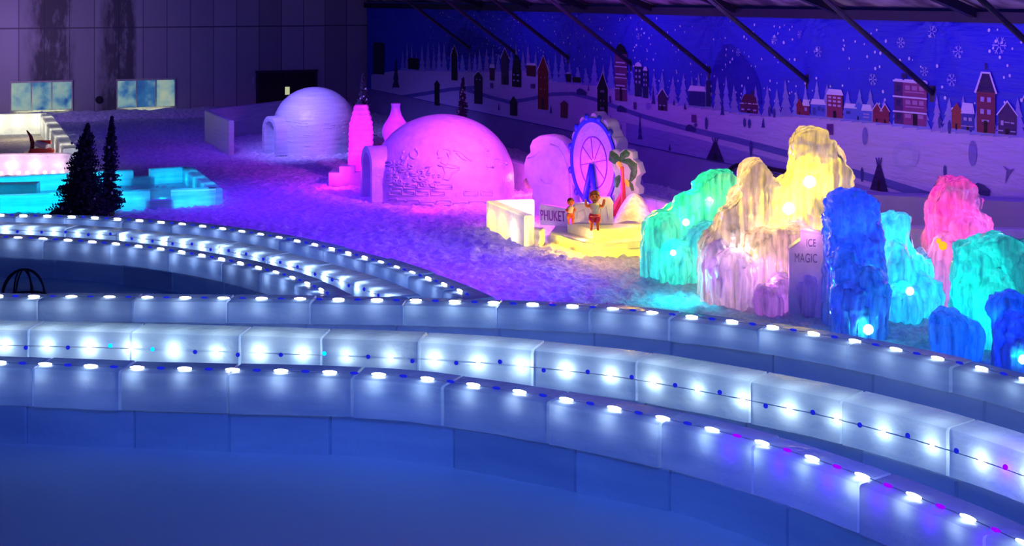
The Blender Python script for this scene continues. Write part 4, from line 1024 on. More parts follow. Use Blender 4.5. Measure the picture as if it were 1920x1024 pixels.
DOFF = 0.0
def lobe(acc, px0, px1, py, d, seed, ry=None, cap=0.28, lean=0.0, drips=1.0):
    """one drooping column: swollen crown, narrower body, icicles hanging round the front"""
    d += DOFF; rnd = random.Random(int(seed*10)); rx = (px1-px0)/2*d/F; cx = X((px0+px1)/2, d); ry = ry or max(0.30, rx*0.9); zt = Z(py, d); zb = -0.05
    nu = 40; hc = min(cap + rx*0.3, (zt-zb)*0.5); zr = zt - hc; rows = []
    lv = [zb + (zr-zb)*k/8 for k in range(9)] + [zr + hc*math.sin(math.pi/2*k/9) for k in range(1, 10)]
    for z in lv:
        t = max(0, (z-zr)/hc); h = (z-zb)/(zt-zb)
        k = max(0.05, 1 - t**2.4)**0.5 if t > 0 else 0.84 + 0.16*max(0, 1 - (zr-z)/0.35) if z > zr-0.35 else 0.84 + 0.06*(1-h)
        rows.append([(cx + lean*max(0, h-.3) + rx*k*math.cos(a)*(1 + 0.10*noise.noise(Vector((math.cos(a)*1.5 + seed, math.sin(a)*1.5, z*1.6)))), d + ry + ry*k*math.sin(a), z) for a in [2*math.pi*i/nu for i in range(nu)]])
    acc.grid(rows, True, True, True)
    for _ in range(int((px1-px0)/3.2*drips)):
        a = -math.pi/2 + rnd.uniform(-1.5, 1.5); k = 0.93; z0 = zr + hc*rnd.uniform(-.3, .35); ln = (z0-zb)*rnd.choice((rnd.uniform(.25, .6), rnd.uniform(.5, 1.0)))
        r0 = rnd.uniform(.03, .065); x = cx + lean*.5 + rx*k*math.cos(a); y = d + ry + ry*k*math.sin(a)
        acc.tube([(x, y, z0), (x + rnd.uniform(-.01, .01), y, z0 - ln*.5), (x, y, max(zb, z0 - ln))], [r0, r0*.8, .02], 7)
def backing(acc, d, outline, th=0.6):
    d += DOFF; acc.prism((0, d, 0), Vector((1, 0, 0)), UP, [(X(px, d), max(-0.06, Z(py, d))) for px, py in outline], Vector((0, th, 0)))
def mass(parent, acc, seed, mat='drip', flute=0.085, lump=0.07, ripple=0.02, vox=0.027):
    me = bpy.data.meshes.new('tmp'); me.from_pydata(acc.v, [], acc.f); ob = bpy.data.objects.new('tmp', me); COL.objects.link(ob)
    md = ob.modifiers.new('r', 'REMESH'); md.mode = 'VOXEL'; md.voxel_size = vox
    sm = ob.modifiers.new('s', 'SMOOTH'); sm.iterations = 3; sm.factor = 0.5
    dg = bpy.context.evaluated_depsgraph_get(); m2 = bpy.data.meshes.new_from_object(ob.evaluated_get(dg)); bpy.data.objects.remove(ob)
    NV = noise.noise; off = Vector(parent['_loc'])
    nrm = [v.normal.copy() for v in m2.vertices]
    for v, n in zip(m2.vertices, nrm):
        p = v.co; hz = 1 - abs(n.z)**1.5; upw = max(0, n.z)
        f = (abs(NV(Vector((p.x*7 + seed, p.y*7, p.z*0.4)))) - .25)*1.3 + (abs(NV(Vector((p.x*17, p.y*17 + seed, p.z*0.7)))) - .2)*.5
        l = NV(Vector((p.x*2.6 + seed, p.y*2.6, p.z*3.2))) + .5*NV(Vector((p.x*6, p.y*6 + seed, p.z*8)))
        rp = abs(NV(Vector((p.x*7 + 3, p.y*7, p.z*15 + seed))))
        hgt = min(1, max(0, (p.z - .5)/1.2))
        v.co = p + n*(-flute*f*hz + lump*l*(0.35 + .65*max(upw, hgt)) - ripple*rp*(.3 + 1.2*max(upw, hgt)))
    for v in m2.vertices: v.co = v.co - off
    for p in m2.polygons: p.use_smooth = True
    m2.materials.clear(); m2.materials.append(M[mat]); m2.name = 'ice_mass'
    o = bpy.data.objects.new('ice_mass', m2); COL.objects.link(o); o.parent = parent; return o
def surf_lamp(parent, px, py, d, size, mat, col, pw, depth=0.30, r=0.06, mesh=True):
    """lamp frozen in the ice: its glass shows at the surface, its light sits behind; without mesh, an added light alone"""
    d += DOFF; p = Vector((X(px, d), d, Z(py, d)))
    if mesh:
        m = MB(); m.ball(p, size*d/F, size*d/F*0.5, size*d/F, 12, 8, f=lambda q: 1 + 0.25*noise.noise(q*3)); m.build('lamp', M[mat], parent, smooth=True)
    point('formation_light', p + Vector((0, depth + .06, 0)), col, pw*FPW, r, parent)  # also serves added lights that show no lamp
FPW = 0.25
def formation(px, d, label): return thing('icicle_formation', label, 'ice formation', (X(px, d), d, 0))
GREEN = (0.0, 1.0, 0.18); TEAL = (0.0, 0.9, 0.40); CYAN = (0.0, 0.68, 0.95); WARM = (1, 0.36, 0.14); YELL = (1, 0.66, 0.0); DBL = (0.0, 0.0, 1.0); REDL = (1, 0.0, 0.16)
M['lamp_green'] = glow('pale_green_lamp', (0.25, 1, 0.4), 5); M['lamp_cyan'] = glow('pale_cyan_lamp', (0.28, 0.75, 1), 4.5); M['lamp_yellow'] = glow('pale_yellow_lamp', (1, 0.75, 0.10), 11); M['lamp_red'] = glow('orange_red_lamp', (1, 0.20, 0.01), 3)
# green
DOFF = 0.6; acc_g = MB()
g = formation(1300, 23.0, 'green and turquoise glowing icicle formation, leftmost of the row')
for q in ((1300,1388,322,23.2,1.0),(1262,1335,360,23.1,2.0),(1214,1285,402,22.9,3.0),(1285,1368,420,22.6,4.0),(1240,1315,455,22.5,5.0),(1330,1385,400,23.3,6.0)):
    lobe(acc_g, *q[:4], seed=q[4], lean=0.08 if q[0] == 1300 else 0)
lobe(acc_g, 1225, 1392, 445, 22.9, seed=8.5, ry=.4)
lobe(acc_g, 1205, 1232, 442, 23.0, seed=7.5)
surf_lamp(g, 1330, 378, 23.15, 9, 'lamp_green', GREEN, 150, 0.4); surf_lamp(g, 1286, 417, 23.0, 7, 'lamp_green', GREEN, 120, 0.35); surf_lamp(g, 1262, 474, 22.45, 6, 'lamp_cyan', TEAL, 70, 0.3)
surf_lamp(g, 1340, 480, 22.6, 6, 'lamp_cyan', CYAN, 40, 0.3, mesh=False); surf_lamp(g, 1245, 500, 22.9, 5, 'lamp_cyan', CYAN, 22, 0.3, mesh=False); surf_lamp(g, 1300, 350, 23.2, 5, 'lamp_green', GREEN, 50, 0.5, mesh=False)
point('formation_light', (X(1270, 21.9), 21.9, 0.35), (0.0, 0.75, 0.85), 30, 0.06)
# yellow
DOFF = 0; acc_y = MB()
y = formation(1450, 21.8, 'tallest icicle formation, glowing yellow and cream with pink lower curtains')
for q in ((1318,1378,455,21.6,11.0,.3),(1345,1415,400,21.9,12.0,.4),(1370,1440,348,22.1,13.0,.4),(1394,1446,303,22.2,14.0,.3),(1425,1500,352,22.1,15.0,.4),(1488,1552,242,22.3,16.0,.4),(1528,1590,264,22.4,17.0,.4),(1556,1606,305,22.2,18.0,.35),(1395,1480,430,21.6,19.0,.35),(1455,1535,420,21.6,20.0,.35),(1340,1420,470,21.3,21.0,.3),(1480,1560,380,21.9,22.0,.4)):
    lobe(acc_y, *q[:4], seed=q[4], ry=q[5])
for q in ((1490,1558,505,20.9,23.0),(1420,1475,540,20.9,24.0),(1450,1500,520,21.1,25.0)): lobe(acc_y, *q[:4], seed=q[4], ry=0.3, cap=0.15)
lobe(acc_y, 1345, 1535, 455, 21.7, seed=26.0, ry=.45); lobe(acc_y, 1480, 1600, 350, 22.3, seed=27.0, ry=.4)
surf_lamp(y, 1479, 391, 21.75, 12, 'lamp_yellow', YELL, 230, 0.24); surf_lamp(y, 1518, 341, 21.9, 12, 'lamp_yellow', YELL, 230, 0.24)
for px_, py_, d_, c_, p_ in ((1479,400,21.75,YELL,40),(1518,352,21.9,YELL,40),(1470,420,21.7,YELL,30),(1505,370,21.9,YELL,30),(1430,330,22.3,WARM,34),(1520,270,22.5,WARM,38),(1565,300,22.6,WARM,34),(1400,380,22.2,(1,.42,.2),44),(1385,475,21.4,(1,.45,.5),60),(1430,440,21.8,(1,.42,.15),50),(1500,440,21.8,(1,.25,.35),44),(1450,520,21.1,(.8,.12,.75),30),(1360,520,21.5,(.35,.03,1),30),(1525,560,21.1,(.12,.0,1),36),(1455,570,21.1,(.7,.1,.8),20),(1580,340,22.4,(1,.4,.2),16)):
    surf_lamp(y, px_, py_, d_, 6, 'lamp_yellow', c_, p_, 0.22, mesh=False)
surf_lamp(y, 1416, 480, 21.5, 4, 'lamp_yellow', YELL, 6, 0.2); surf_lamp(y, 1388, 466, 21.25, 5, 'lamp_yellow', (1, .9, .8), 8, 0.2)
# engraved name slab frozen in front of the yellow formation
d = 20.95; c = Vector((X(1517, d), d, 0)); root = thing('engraved_slab', 'pinkish ice slab with engraved letters below yellow formation', 'sign', c)
kk = d/F; uu = Vector((0.97, -0.2, 0)).normalized(); nn = Vector((-0.2, -0.97, 0)).normalized()
m = MB(); m.prism(c, uu, UP, [(x*kk, Z(yy_, d)) for x, yy_ in ((-38,640),(-38,470),(-16,452),(-16,432),(37,440),(40,640))], -nn*0.35, 0.04); m.build('slab', M['sculpt'], root)
text_mesh('ICE', 0.17, c + UP*Z(462, d) + nn*0.012 + uu*0.03, uu, UP, nn, M['lilac_groove_shade'], root, 'letters', 0.006, 0.6)
text_mesh('MAGIC', 0.20, c + UP*Z(492, d) + nn*0.012 - uu*0.05, uu, UP, nn, M['lilac_groove_shade'], root, 'letters', 0.006, 0.55)
point('slab_fill', c + UP*1.25 - nn*0.18, (1, .28, .6), 5, 0.05); point('slab_fill', c + UP*0.5 - nn*0.18, (.4, .08, 1), 4, 0.05)  # lights added inside the slab to brighten it
# deep blue
DOFF = -0.25; acc_b = MB()
b = formation(1605, 20.4, 'deep blue rippled icicle mound just right of the yellow formation')
for q in ((1556,1655,354,20.5,31.0),(1560,1625,430,20.2,32.0),(1600,1660,440,20.1,33.0)): lobe(acc_b, *q[:4], seed=q[4], cap=0.5)
for q in ((1568,1640,472,19.7,34.0),(1598,1674,500,19.5,35.0),(1572,1640,535,19.3,36.0)): lobe(acc_b, *q[:4], seed=q[4], ry=0.35)
for px_, py_, d_, c_, p_ in ((1605,390,20.8,DBL,80),(1590,430,20.4,(0,.12,1),30),(1625,420,20.4,(0,.05,1),26),(1610,500,20.0,(.0,.02,1),34),(1640,520,19.8,(0,.25,.9),16),(1600,580,19.6,DBL,20)):
    surf_lamp(b, px_, py_, d_, 6, 'lamp_cyan', c_, p_, 0.2, mesh=False)
surf_lamp(b, 1628, 618, 19.2, 10, 'lamp_cyan', CYAN, 26, 0.0, r=0.04); surf_lamp(b, 1561, 585, 20.0, 5, 'lamp_cyan', CYAN, 8, 0.0, r=0.04)
# cyan
DOFF = 0.35; acc_cy = MB()
cy = formation(1700, 20.3, 'bright cyan icicle formation between the deep blue and pink ones')
for q in ((1648,1716,402,20.7,41.0),(1660,1715,455,20.4,42.0),(1678,1758,478,20.5,43.0),(1675,1742,535,20.0,44.0),(1715,1775,520,20.2,45.0)): lobe(acc_cy, *q[:4], seed=q[4])
surf_lamp(cy, 1706, 546, 19.9, 8, 'lamp_cyan', CYAN, 34, 0.3)
for px_, py_, d_, c_, p_ in ((1690,470,20.7,CYAN,60),(1715,500,20.7,(0,.85,.9),60),(1682,430,20.9,(.05,.6,.7),26),(1735,560,20.3,CYAN,40),(1700,600,20.1,(0,.25,1),22),(1720,490,20.8,CYAN,14)):
    surf_lamp(cy, px_, py_, d_, 6, 'lamp_cyan', c_, p_, 0.25, mesh=False)
# pink
DOFF = 0.95; acc_r = MB()
r = formation(1800, 20.4, 'hot pink icicle formation with frosty grey top at far right')
for q in ((1748,1820,350,20.6,51.0),(1770,1848,334,20.7,52.0),(1788,1868,402,20.3,53.0),(1750,1815,440,20.2,54.0)): lobe(acc_r, *q[:4], seed=q[4], cap=0.4)
surf_lamp(r, 1768, 461, 20.15, 8, 'lamp_red', (1, .1, .05), 24, 0.3); surf_lamp(r, 1760, 452, 20.2, 5, 'lamp_red', REDL, 10, 0.3)
for px_, py_, d_, c_, p_ in ((1770,420,20.7,REDL,80),(1790,400,20.8,REDL,50),(1820,450,20.4,(1,.02,.3),60),(1790,540,20.3,(0,.3,1),22),(1840,430,20.5,(1,.15,.3),16),(1775,500,20.4,(1,.2,.6),12)):
    surf_lamp(r, px_, py_, d_, 6, 'lamp_red', c_, p_, 0.25, mesh=False)
# teal right
DOFF = 0; acc_t = MB()
t = formation(1870, 18.9, 'sea-green icicle mound with dark hollows at the right edge')
for q in ((1808,1885,456,19.0,61.0),(1835,1940,448,19.2,62.0),(1900,1985,470,19.0,63.0),(1800,1850,520,18.9,64.0),(1840,1920,520,18.7,65.0)): lobe(acc_t, *q[:4], seed=q[4])
lobe(acc_t, 1815, 1960, 540, 18.9, seed=66.0, ry=.4)
surf_lamp(t, 1865, 598, 18.55, 5, 'lamp_cyan', TEAL, 20, 0.3)
for px_, py_, d_, c_, p_ in ((1850,500,19.2,(0,.85,.6),34),(1840,560,18.9,TEAL,34),(1890,520,19.0,(0,.8,.55),26),(1820,540,19.1,(.0,.8,.7),20),(1850,620,18.8,(0,.6,1),22)):
    surf_lamp(t, px_, py_, d_, 6, 'lamp_cyan', c_, p_, 0.25, mesh=False)
DOFF = 0.6; backing(acc_g, 23.15, [(1207,620),(1207,470),(1212,428),(1230,407),(1256,398),(1279,381),(1289,366),(1315,361),(1319,341),(1343,326),(1373,322),(1386,331),(1386,352),(1394,380),(1394,620)])
DOFF = 0; backing(acc_y, 21.95, [(1317,640),(1316,468),(1343,432),(1363,398),(1390,368),(1398,336),(1410,313),(1428,303),(1441,312),(1450,337),(1468,347),(1484,337),(1491,280),(1500,249),(1520,241),(1550,242),(1554,262),(1567,270),(1573,287),(1584,294),(1588,312),(1603,331),(1605,349),(1585,362),(1562,430),(1562,640)])
DOFF = -0.25; backing(acc_b, 20.35, [(1560,650),(1557,390),(1568,367),(1590,355),(1625,357),(1644,382),(1654,420),(1658,475),(1666,534),(1664,650)])
DOFF = 0.35; backing(acc_cy, 20.75, [(1668,650),(1660,500),(1665,430),(1687,402),(1708,406),(1716,436),(1716,456),(1725,484),(1736,489),(1747,480),(1754,520),(1756,650)])
DOFF = 0.95; backing(acc_r, 20.65, [(1760,640),(1752,480),(1751,382),(1763,362),(1786,337),(1808,336),(1832,352),(1846,372),(1846,398),(1861,420),(1864,436),(1838,456),(1830,640)])
DOFF = 0; backing(acc_t, 19.2, [(1806,690),(1808,505),(1818,476),(1838,453),(1882,448),(1920,450),(1960,458),(1990,490),(1990,690)])
mass(g, acc_g, 1.0); mass(y, acc_y, 2.0); mass(b, acc_b, 3.0, lump=.10, ripple=.06); mass(cy, acc_cy, 4.0, lump=.09); mass(r, acc_r, 5.0, lump=.09, ripple=.03); mass(t, acc_t, 6.0, lump=.12, ripple=.04)
DOFF = 0.0
# two small dark mounds in front
acc_s1 = MB()
s1 = formation(1805, 18.0, 'small dark blue-green icicle mound in front of cyan glow, by ice wall')
for q in ((1757,1830,586,18.0,71.0),(1795,1852,600,18.1,72.0)): lobe(acc_s1, *q[:4], seed=q[4], ry=0.3, cap=0.15)
acc_s2 = MB()
s2 = formation(1905, 17.2, 'dark blue hollow icicle mound at the bottom right by ice wall')
for q in ((1868,1960,556,17.4,73.0),(1884,1960,590,17.1,74.0),(1900,1960,625,16.9,75.0)): lobe(acc_s2, *q[:4], seed=q[4], ry=0.3, cap=0.2)
mass(s1, acc_s1, 7.0, lump=.09, ripple=.05, vox=.028); mass(s2, acc_s2, 8.0, lump=.09, ripple=.05, vox=.028)
surf_lamp(s1, 1800, 610, 18.3, 5, 'lamp_cyan', (0, .30, .8), 30, 0.2, mesh=False); surf_lamp(s1, 1815, 650, 18.2, 5, 'lamp_cyan', (0, .03, 1), 40, 0.2, mesh=False); surf_lamp(s2, 1890, 600, 17.4, 5, 'lamp_cyan', (0, .10, .8), 24, 0.2, mesh=False); surf_lamp(s2, 1900, 650, 17.2, 5, 'lamp_cyan', (0, .01, 1), 40, 0.2, mesh=False); surf_lamp(s2, 1918, 674, 16.75, 9, 'lamp_cyan', CYAN, 10, 0.1)  # mostly lights added inside the dark mounds to brighten them
# low barrier wall and ice slab at the far right
root = thing('ice_barrier', 'plain low violet barrier below the mural at far right, behind pink formation', 'ice wall', (X(1760, 24), 24, 0))
m = MB()
A = (X(1600, 27.2), 27.2); B = (X(1960, 22.9), 22.9); panel(m, A, B, Z(359, 27.2), 0.5, hh=Z(375, 22.9)); m.build('barrier_panel', M['sheet'], root)
root = thing('ice_slab_wall', 'lit lavender-blue low ice wall behind the pink and sea-green formations', 'ice wall', (X(1800, 21.6), 21.6, 0))
m = MB(); panel(m, (X(1690, 23.0), 23.0), (X(1960, 22.1), 22.1), Z(424, 23.0), 0.25, hh=Z(430, 22.1)); m.build('ice_panel', M['sculpt'], root)
point('barrier_lamp', (X(1890, 21.0), 21.0, 1.6), (0.12, 0.2, 1), 16, 0.06)

# black hose along the foot of the mural
hp = []
for px_, py_ in ((955,279),(985,288),(1010,297),(1100,313),(1196,334),(1230,345),(1262,351),(1316,354),(1345,348),(1362,325),(1378,311),(1400,309),(1425,310),(1445,317),(1485,324),(1530,335),(1580,348)):
    dd = wallR(px_); q = Vector((X(px_, dd), dd, 0)) + NR*0.75; 
    dq = q.y; hp.append(Vector((X(px_, dq), dq, max(0.02, Z(py_, dq)))))
at, Lh = spline([(p.x, p.y) for p in hp], .2)
def cr(P, n=6):
    Q = [P[0]*2-P[1]] + P + [P[-1]*2-P[-2]]; o = []
    for i in range(1, len(Q)-2):
        for k_ in range(n):
            t_ = k_/n; a_, b_, c_, d_ = Q[i-1], Q[i], Q[i+1], Q[i+2]; o.append(0.5*((2*b_)+(c_-a_)*t_+(2*a_-5*b_+4*c_-d_)*t_*t_+(3*b_-a_-3*c_+d_)*t_**3))
    return o + [P[-1]]
m = MB(); m.tube(cr(hp), 0.05, 8); tag(m.build('black_hose', M['black'], smooth=True), 'black hose snaking along the foot of the mural wall', 'hose')

# ================================================================== LEFT: PENS, SLED, TREES
# turquoise pen
cp = thing('ice_pen', 'turquoise-lit low ice block pen behind the two dark trees', 'ice pen', (X(200, 32.5), 32.5, 0))
A = gp(-140, 404); B = gp(404, 384); Dd = (X(352, 36.0), 36.0); C = (X(-140, 33.2), 33.2)
def lerp2(p, q, t): return (p[0] + (q[0]-p[0])*t, p[1] + (q[1]-p[1])*t)
def wallseg(name, p, q, h, th, parent, mat, gap=None):
    if gap is None: gap = [(0, 1)]
    for a_, b_ in gap:
        m = MB(); panel(m, lerp2(p, q, a_), lerp2(p, q, b_), h, th); m.build(name, mat, parent)
M['pen_ice'] = ice('pen_ice', (0.20, 0.55, 0.72), (0.8, 0.95, 1.0), 0.5, 0.3, 0.05, (0.7, 0.7, 9), 0.4, 5)
wallseg('front_wall', A, B, 0.40, 0.34, cp, M['pen_ice'], [(0, .765), (.84, 1)])
wallseg('back_wall', C, Dd, 0.40, 0.34, cp, M['pen_ice'], [(0, .775), (.845, 1)])
wallseg('side_wall', Dd, B, 0.40, 0.34, cp, M['pen_ice'])
m = MB(); p_, q_ = lerp2(A, B, .75), lerp2(A, B, .85); panel(m, p_, q_, 0.20, 0.3); m.build('sill_block', M['pen_ice'], cp)
m = MB(); p_, q_ = lerp2(C, Dd, .76), lerp2(C, Dd, .86); panel(m, p_, q_, 0.22, 0.3); m.build('sill_block', M['pen_ice'], cp)
m = MB(); P = [A, B, Dd, C]; m.add([(x, yy_, 0.02) for x, yy_ in P], [(0,1,2,3)]); m.build('pen_floor', M['pen_ice'], cp)
m = MB(); p_, q_ = gp(-100, 366, .1), gp(72, 362, .1); panel(m, p_, q_, 0.36, 0.5); m.build('ice_bench', M['pen_ice'], cp)
CYN = (0.0, 0.40, 0.58)
for i in range(18):
    f_ = 0.12 + i*0.05
    if not .74 < f_ < .86:
        q = lerp2(A, B, f_); point('pen_lamp', (q[0], q[1], 0.19), CYN, 5, 0.1, cp); q = lerp2(C, Dd, f_); point('pen_lamp', (q[0], q[1], 0.19), CYN, 4, 0.1, cp)
for i in range(3):
    q = lerp2(Dd, B, 0.2 + i*0.3); point('pen_lamp', (q[0], q[1], 0.18), CYN, 9, 0.04, cp)
for i in range(4):
    q = lerp2(lerp2(A, B, 0.25 + .2*i), lerp2(C, Dd, .25 + .2*i), .5); point('pen_lamp', (q[0], q[1], 0.6), CYN, 16, 0.06, cp)
# white pen
wp = thing('ice_pen', 'white and cream lit ice pen below the left window, holding red sled', 'ice pen', (X(60, 42), 42, 0))
A = (X(-150, 37.2), 37.2); B = gp(132, 326); Cc = (X(-150, 47.5), 47.5); Dd = (X(86, 48.6), 48.6); E = gp(112, 292)
wallseg('front_wall', A, B, 0.58, 0.4, wp, M['sculpt']); wallseg('back_wall', Cc, Dd, 0.75, 0.4, wp, M['sculpt']); wallseg('side_wall', Dd, B, 0.72, 0.4, wp, M['sculpt'])
m = MB(); panel(m, (X(112, 44.5), 44.5), (X(140, 41.0), 41.0), 0.62, 0.3, hh=0.2); m.build('corner_buttress', M['sculpt'], wp)
m = MB(); m.add([(x, yy_, 0.03) for x, yy_ in (A, B, Dd, Cc)], [(0,1,2,3)]); m.build('pen_floor', M['snow'], wp)
for i in range(5):
    q = lerp2(A, B, 0.3 + i*0.16); point('pen_lamp', (q[0], q[1], 0.3), (1, 0.52, 0.66), 9, 0.1, wp)
    q = lerp2(Cc, Dd, 0.3 + i*0.16); point('pen_lamp', (q[0], q[1], 0.5), (1, 0.85, 0.5), 9, 0.1, wp)
    q = lerp2(Dd, B, 0.1 + i*0.2); point('pen_lamp', (q[0], q[1], 0.45), (1, 0.88, 0.62), 16, 0.1, wp)
point('pen_lamp', (X(40, 46.5), 46.5, 0.9), (1, 0.75, 0.35), 22, 0.06); point('pen_lamp', (X(-40, 45), 45, 1.3), (1, 0.6, 0.7), 14, 0.1)
for i in range(9):
    q = lerp2(A, B, 0.5 + i*0.058); m = MB(); m.ball((q[0], q[1]-0.24, 0.08), 0.06, 0.04, 0.05, 10, 6); m.build('bulb', glow('peach_lamp%d' % i, (1, .75, .5), 2.0) if i == 0 else bpy.data.materials['peach_lamp0'], wp, smooth=True)
# red sled
d = 40.6; c = Vector((X(76, d), d, 0.03)); root = thing('sled', 'small red sled with upright handle inside the white-lit ice pen', 'sled', c)
m = MB(); rows = []
for xx, w_, zl, zh in ((-0.34,.10,.12,.26),(-0.25,.22,.04,.34),(0.0,.26,.02,.38),(0.2,.22,.06,.36),(0.34,.10,.16,.34),(0.42,.03,.26,.32)):
    rows.append([c + Vector((xx, -w_, zl+.05)), c + Vector((xx, -w_*1.1, zh)), ] and [c + Vector((xx, -w_*.7, zl)), c + Vector((xx, -w_, (zl+zh)/2)), c + Vector((xx, -w_*.95, zh)), c + Vector((xx, w_*.95, zh)), c + Vector((xx, w_, (zl+zh)/2)), c + Vector((xx, w_*.7, zl))])
m.grid(rows, True, True, True); m.build('sled_body', M['red'], root, smooth=True, angle=40)
m = MB(); m.box(c + Vector((0.04, 0, 0.46)), Vector((0.17,0,-0.05)), Vector((0,0.17,0)), Vector((0.01,0,0.06))); m.build('seat_pad', M['lilac'], root)
m = MB(); m.tube([c + Vector((-0.28,0,.2)), c + Vector((-0.24,0,.5)), c + Vector((-0.3,0,.72)), c + Vector((-0.42,0,.9))], [.06,.07,.05,.02], 8); m.build('handle', M['maroon'], root, smooth=True)
m = MB(); m.box(c + Vector((0.04,0,.5)), Vector((0.22,0,0)), Vector((0,.03,0)), UP*.06)
m.v = [tuple(Vector(v) + Vector((0, 0.18, 0.02))) for v in m.v]; m.build('backrest', M['red'], root)
m = MB(); m.box(c + Vector((-0.42,0,.18)), Vector((0.1,0,0)), Vector((0,.16,0)), UP*.05); m.build('foot_board', M['red'], root)
for sg in (-1, 1):
    m = MB(); m.tube([c + Vector((-.4, sg*.18, .03)), c + Vector((.2, sg*.18, .015)), c + Vector((.38, sg*.18, .08))], .02, 6); m.build('runner', M['maroon'], root)

def conifer(c, h, w, n, seed, mat, root, lean=0.0, gap=None, trunk=True, wiry=0.0):
    rnd = random.Random(seed); c = Vector(c)
    if trunk:
        m = MB(); m.tube([c, c + Vector((lean*.5, 0, h*.5)), c + Vector((lean, 0, h*.97))], [h*.018, h*.012, h*.004], 8); m.build('trunk', M['bark'], root, smooth=True)
    m = MB()
    for k_ in range(n):
        t = (k_ + rnd.random())/n; z = h*(0.03 + 0.97*t)
        if gap and gap[0] < t < gap[1] and rnd.random() < gap[2]: continue
        tier = 0.8 + 0.2*abs(math.sin(t*13)); r = w*(1-t)**0.72*tier*rnd.uniform(.5, 1.12) + 0.05*(1-t)
        a = rnd.uniform(0, 2*math.pi); dr = Vector((math.cos(a), math.sin(a), 0)); base = c + Vector((lean*t, 0, z))
        tip = base + dr*r + UP*(-0.10*r + rnd.uniform(-.03, .05)); sd = Vector((-dr.y, dr.x, 0))
        nl_ = max(3, int(r/0.06))
        for j in range(nl_):
            f = (j + .6)/nl_; p = base.lerp(tip, f)
            for sg in (-1, 1):
                ln = (0.11*(1.15 - f)*h/1.9 + .03)*(1.1 - .75*t); q = p + (sd*sg*.75 + dr*.6).normalized()*ln + UP*rnd.uniform(-.03, .03); wv = UP*0.018 + dr*0.012
                wv = wv*1.5; m.add([p + wv, p - wv, q, p + UP*.03 + dr*.02], [(0,1,2),(0,2,3)])
        m.add([base + sd*.01, base - sd*.01, tip, base + UP*.02], [(0,1,2),(0,2,3),(1,3,2)])
    o = m.build('foliage', mat, root)
def tree(px, pyb, pyt, halfw, seed, label, mat, n=420, lean=0.0, gap=None, cat='tree', d=None, baubles=0, group=None):
    d = d or D(pyb, 0.0); c = Vector((X(px, d), d, 0)); h = Z(pyt, d); root = thing('christmas_tree', label, cat, c, group)
    conifer(c + UP*0.02, h, halfw*d/F, n, seed, M[mat], root, lean, gap)
    m = MB(); m.lathe(c - UP*.03, [(.02, 0), (.17, 0), (.15, .08), (.05, .1), (.02, .1)], 12); m.build('stand', M['black'], root)
    rnd = random.Random(seed + 5)
    for _ in range(baubles):
        t = rnd.uniform(.15, .9); a = rnd.uniform(math.pi, 2*math.pi); r_ = halfw*d/F*(1-t)*.9 + .02
        m = MB(); m.ball(c + Vector((math.cos(a)*r_, math.sin(a)*r_, h*t)), .03, .03, .035, 8, 6); m.build('bauble', M['wire'], root, smooth=True)
    return root
tree(146, 417, 236, 56, 4, 'broad dark Christmas tree in front of the turquoise pen, left of pair', 'needle', 1100, lean=0.22, baubles=6)
tree(202, 408, 222, 29, 9, 'slim dark Christmas tree, right of the pair before the turquoise pen', 'needle', 520, lean=0.10, gap=(.22, .5, .6), baubles=5, d=30.75)
tree(681, 262, 140, 24, 13, 'dark frosted Christmas tree behind the magenta tower', 'frosted_needle', 300, d=44.5, baubles=14)
tree(868, 250, 148, 20, 15, 'dark frosted Christmas tree behind the crown of the pink igloo', 'frosted_needle', 300, d=42.0, baubles=20)

# ploughed snow along the far wall
m = MB(); rows = []
for i in range(150):
    u_ = 1.0 + i*0.14; row = []
    for j in range(9):
        f = j/8; hh = (0.34 + 0.2*fbm(u_*1.4, 2.0))*math.sin(math.pi*min(1, f*0.9 + .1))**.8 + 0.05*fbm(u_*5, f*6, 3)
        row.append(CORNER + WL*u_ + NL*(0.05 + 1.3*f) + UP*(max(-.06, hh if j < 8 else -.06)))
    rows.append(row)
m.grid(rows); tag(m.build('snow_bank', M['snow'], smooth=True), 'rough bank of shovelled snow along the foot of the far wall', 'snow', kind='stuff')

# ================================================================== HALL LIGHTING
w = bpy.data.worlds.new('hall_air'); sc.world = w; w.use_nodes = True
w.node_tree.nodes['Background'].inputs[0].default_value = (0.06, 0.05, 1.0, 1); w.node_tree.nodes['Background'].inputs[1].default_value = 0.03
for y_, pw in ((20.5, 40), (24, 40), (28, 37), (32, 31), (37, 23), (43, 8)):
    q = Vector((19.76 - 0.4384*y_, y_, 0)) + NR*3.0
    area('blue_flood_mural', q + UP*5.15, q - NR*3.0 + UP*1.6, (0.17, 0.03, 1.0), pw, 2.5, 0.5, 140)
area('violet_fill_snow', (-6, 30, 7.5), (-4.6, 33, 0), (0.11, 0.01, 1.0), 260, 4, 4, 75)  # unseen violet floods added to tint patches of the snow
area('violet_fill_snow', (-9, 40, 6.5), (-9, 44, 0), (0.14, 0.02, 1.0), 110, 4, 4, 100)
area('violet_fill_snow', (-0.6, 22.6, 6.0), (-1.0, 23.2, 0), (0.12, 0.01, 1.0), 120, 2, 1.5, 60)
area('violet_fill_snow', (-3.0, 25.5, 6.0), (-3.0, 26.5, 0), (0.10, 0.01, 1.0), 90, 2, 2, 70)
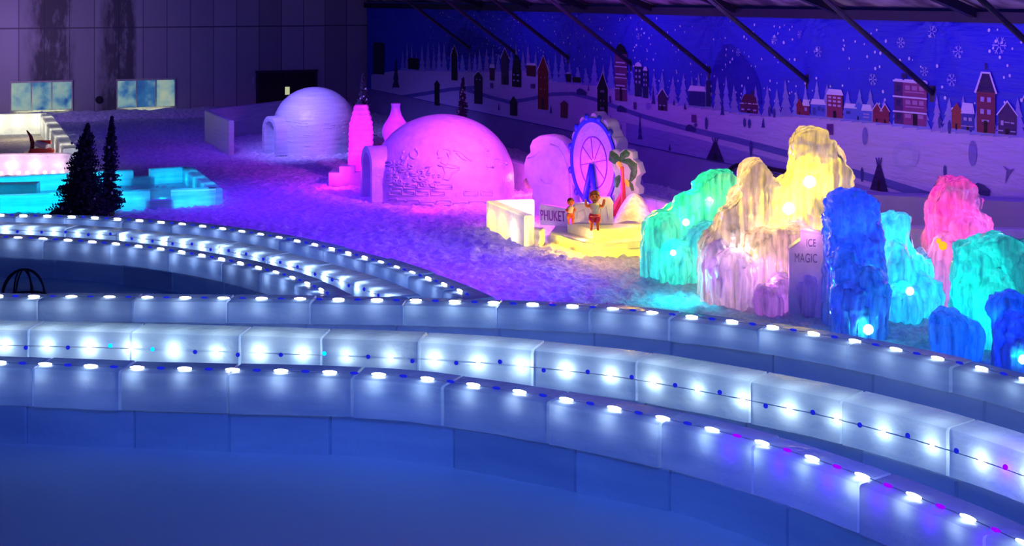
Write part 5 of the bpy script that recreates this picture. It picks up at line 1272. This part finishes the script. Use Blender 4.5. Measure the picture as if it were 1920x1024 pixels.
for y_ in (20.5, 25, 30, 36, 43):
    q = Vector((19.76 - 0.4384*y_, y_, 0)) + NR*3.2
    area('violet_fill_roof', q + UP*4.6, q - NR*2.4 + UP*5.15, (0.35, 0.12, 1.0), 34 if y_ < 40 else 12, 1.5, 0.4, 150)  # unseen uplights added to brighten the roof film
area('blue_flood_slide', (-1, 9, 7.5), (-1, 13.5, 0), (0.075, 0.20, 1.0), 175, 9, 4, 110)
area('lavender_fill_igloo', (-8.5, 36, 5.5), (-6.3, 43.2, 1.0), (0.28, 0.21, 1.0), 85, 1, 1, 40)  # unseen flood added to brighten the pale igloo
area('magenta_flood', (1.0, 27.0, 4.6), (-1.6, 33.6, 0.9), (0.80, 0.06, 0.9), 140, 0.8, 0.8, 44)
point('magenta_lamp', (X(985, 31.4), 31.4, 0.5), (1.0, 0.10, 0.75), 26, 0.08)
point('magenta_lamp', (X(800, 31.0), 31.0, 0.35), (0.9, 0.02, 0.8), 8, 0.08)
area('violet_fill_wall', (-19.5, 43, 5.5), (-19.5, 54, 3.2), (0.40, 0.22, 0.80), 75, 2, 2, 55)  # unseen flood added to lighten the far wall's left end
area('blue_flood_wall', (-13, 45, 7), (-13, 54, 2), (0.03, 0.03, 0.8), 80, 2, 2, 120)
for px_ in (77, 273): p = onL(px_, 207, 0.12); area('window_glow', p, p + NL*0.7 - UP*0.9, (0.85, 0.85, 0.5), 9, 1.9, 0.05)

# ================================================================== CAMERA
cam = bpy.data.cameras.new('camera'); co = bpy.data.objects.new('camera', cam); COL.objects.link(co)
co.location = (0, 0, H); co.rotation_euler = (math.pi/2, 0, 0)
cam.sensor_fit = 'HORIZONTAL'; cam.sensor_width = 36.0; cam.lens = F/1920*36.0; cam.shift_y = -(512 - YH)/1920.0; cam.clip_end = 300
sc.camera = co
sc.view_settings.view_transform = 'Standard'; sc.view_settings.look = 'None'; sc.view_settings.gamma = 1; sc.view_settings.use_curve_mapping = False
sc.view_settings.exposure = 0.0
sc.cycles.use_denoising = True
sc.cycles.max_bounces = 6; sc.cycles.diffuse_bounces = 3; sc.cycles.transmission_bounces = 4; sc.cycles.sample_clamp_indirect = 4.0
for o in list(COL.objects):
    if '_loc' in o: del o['_loc']
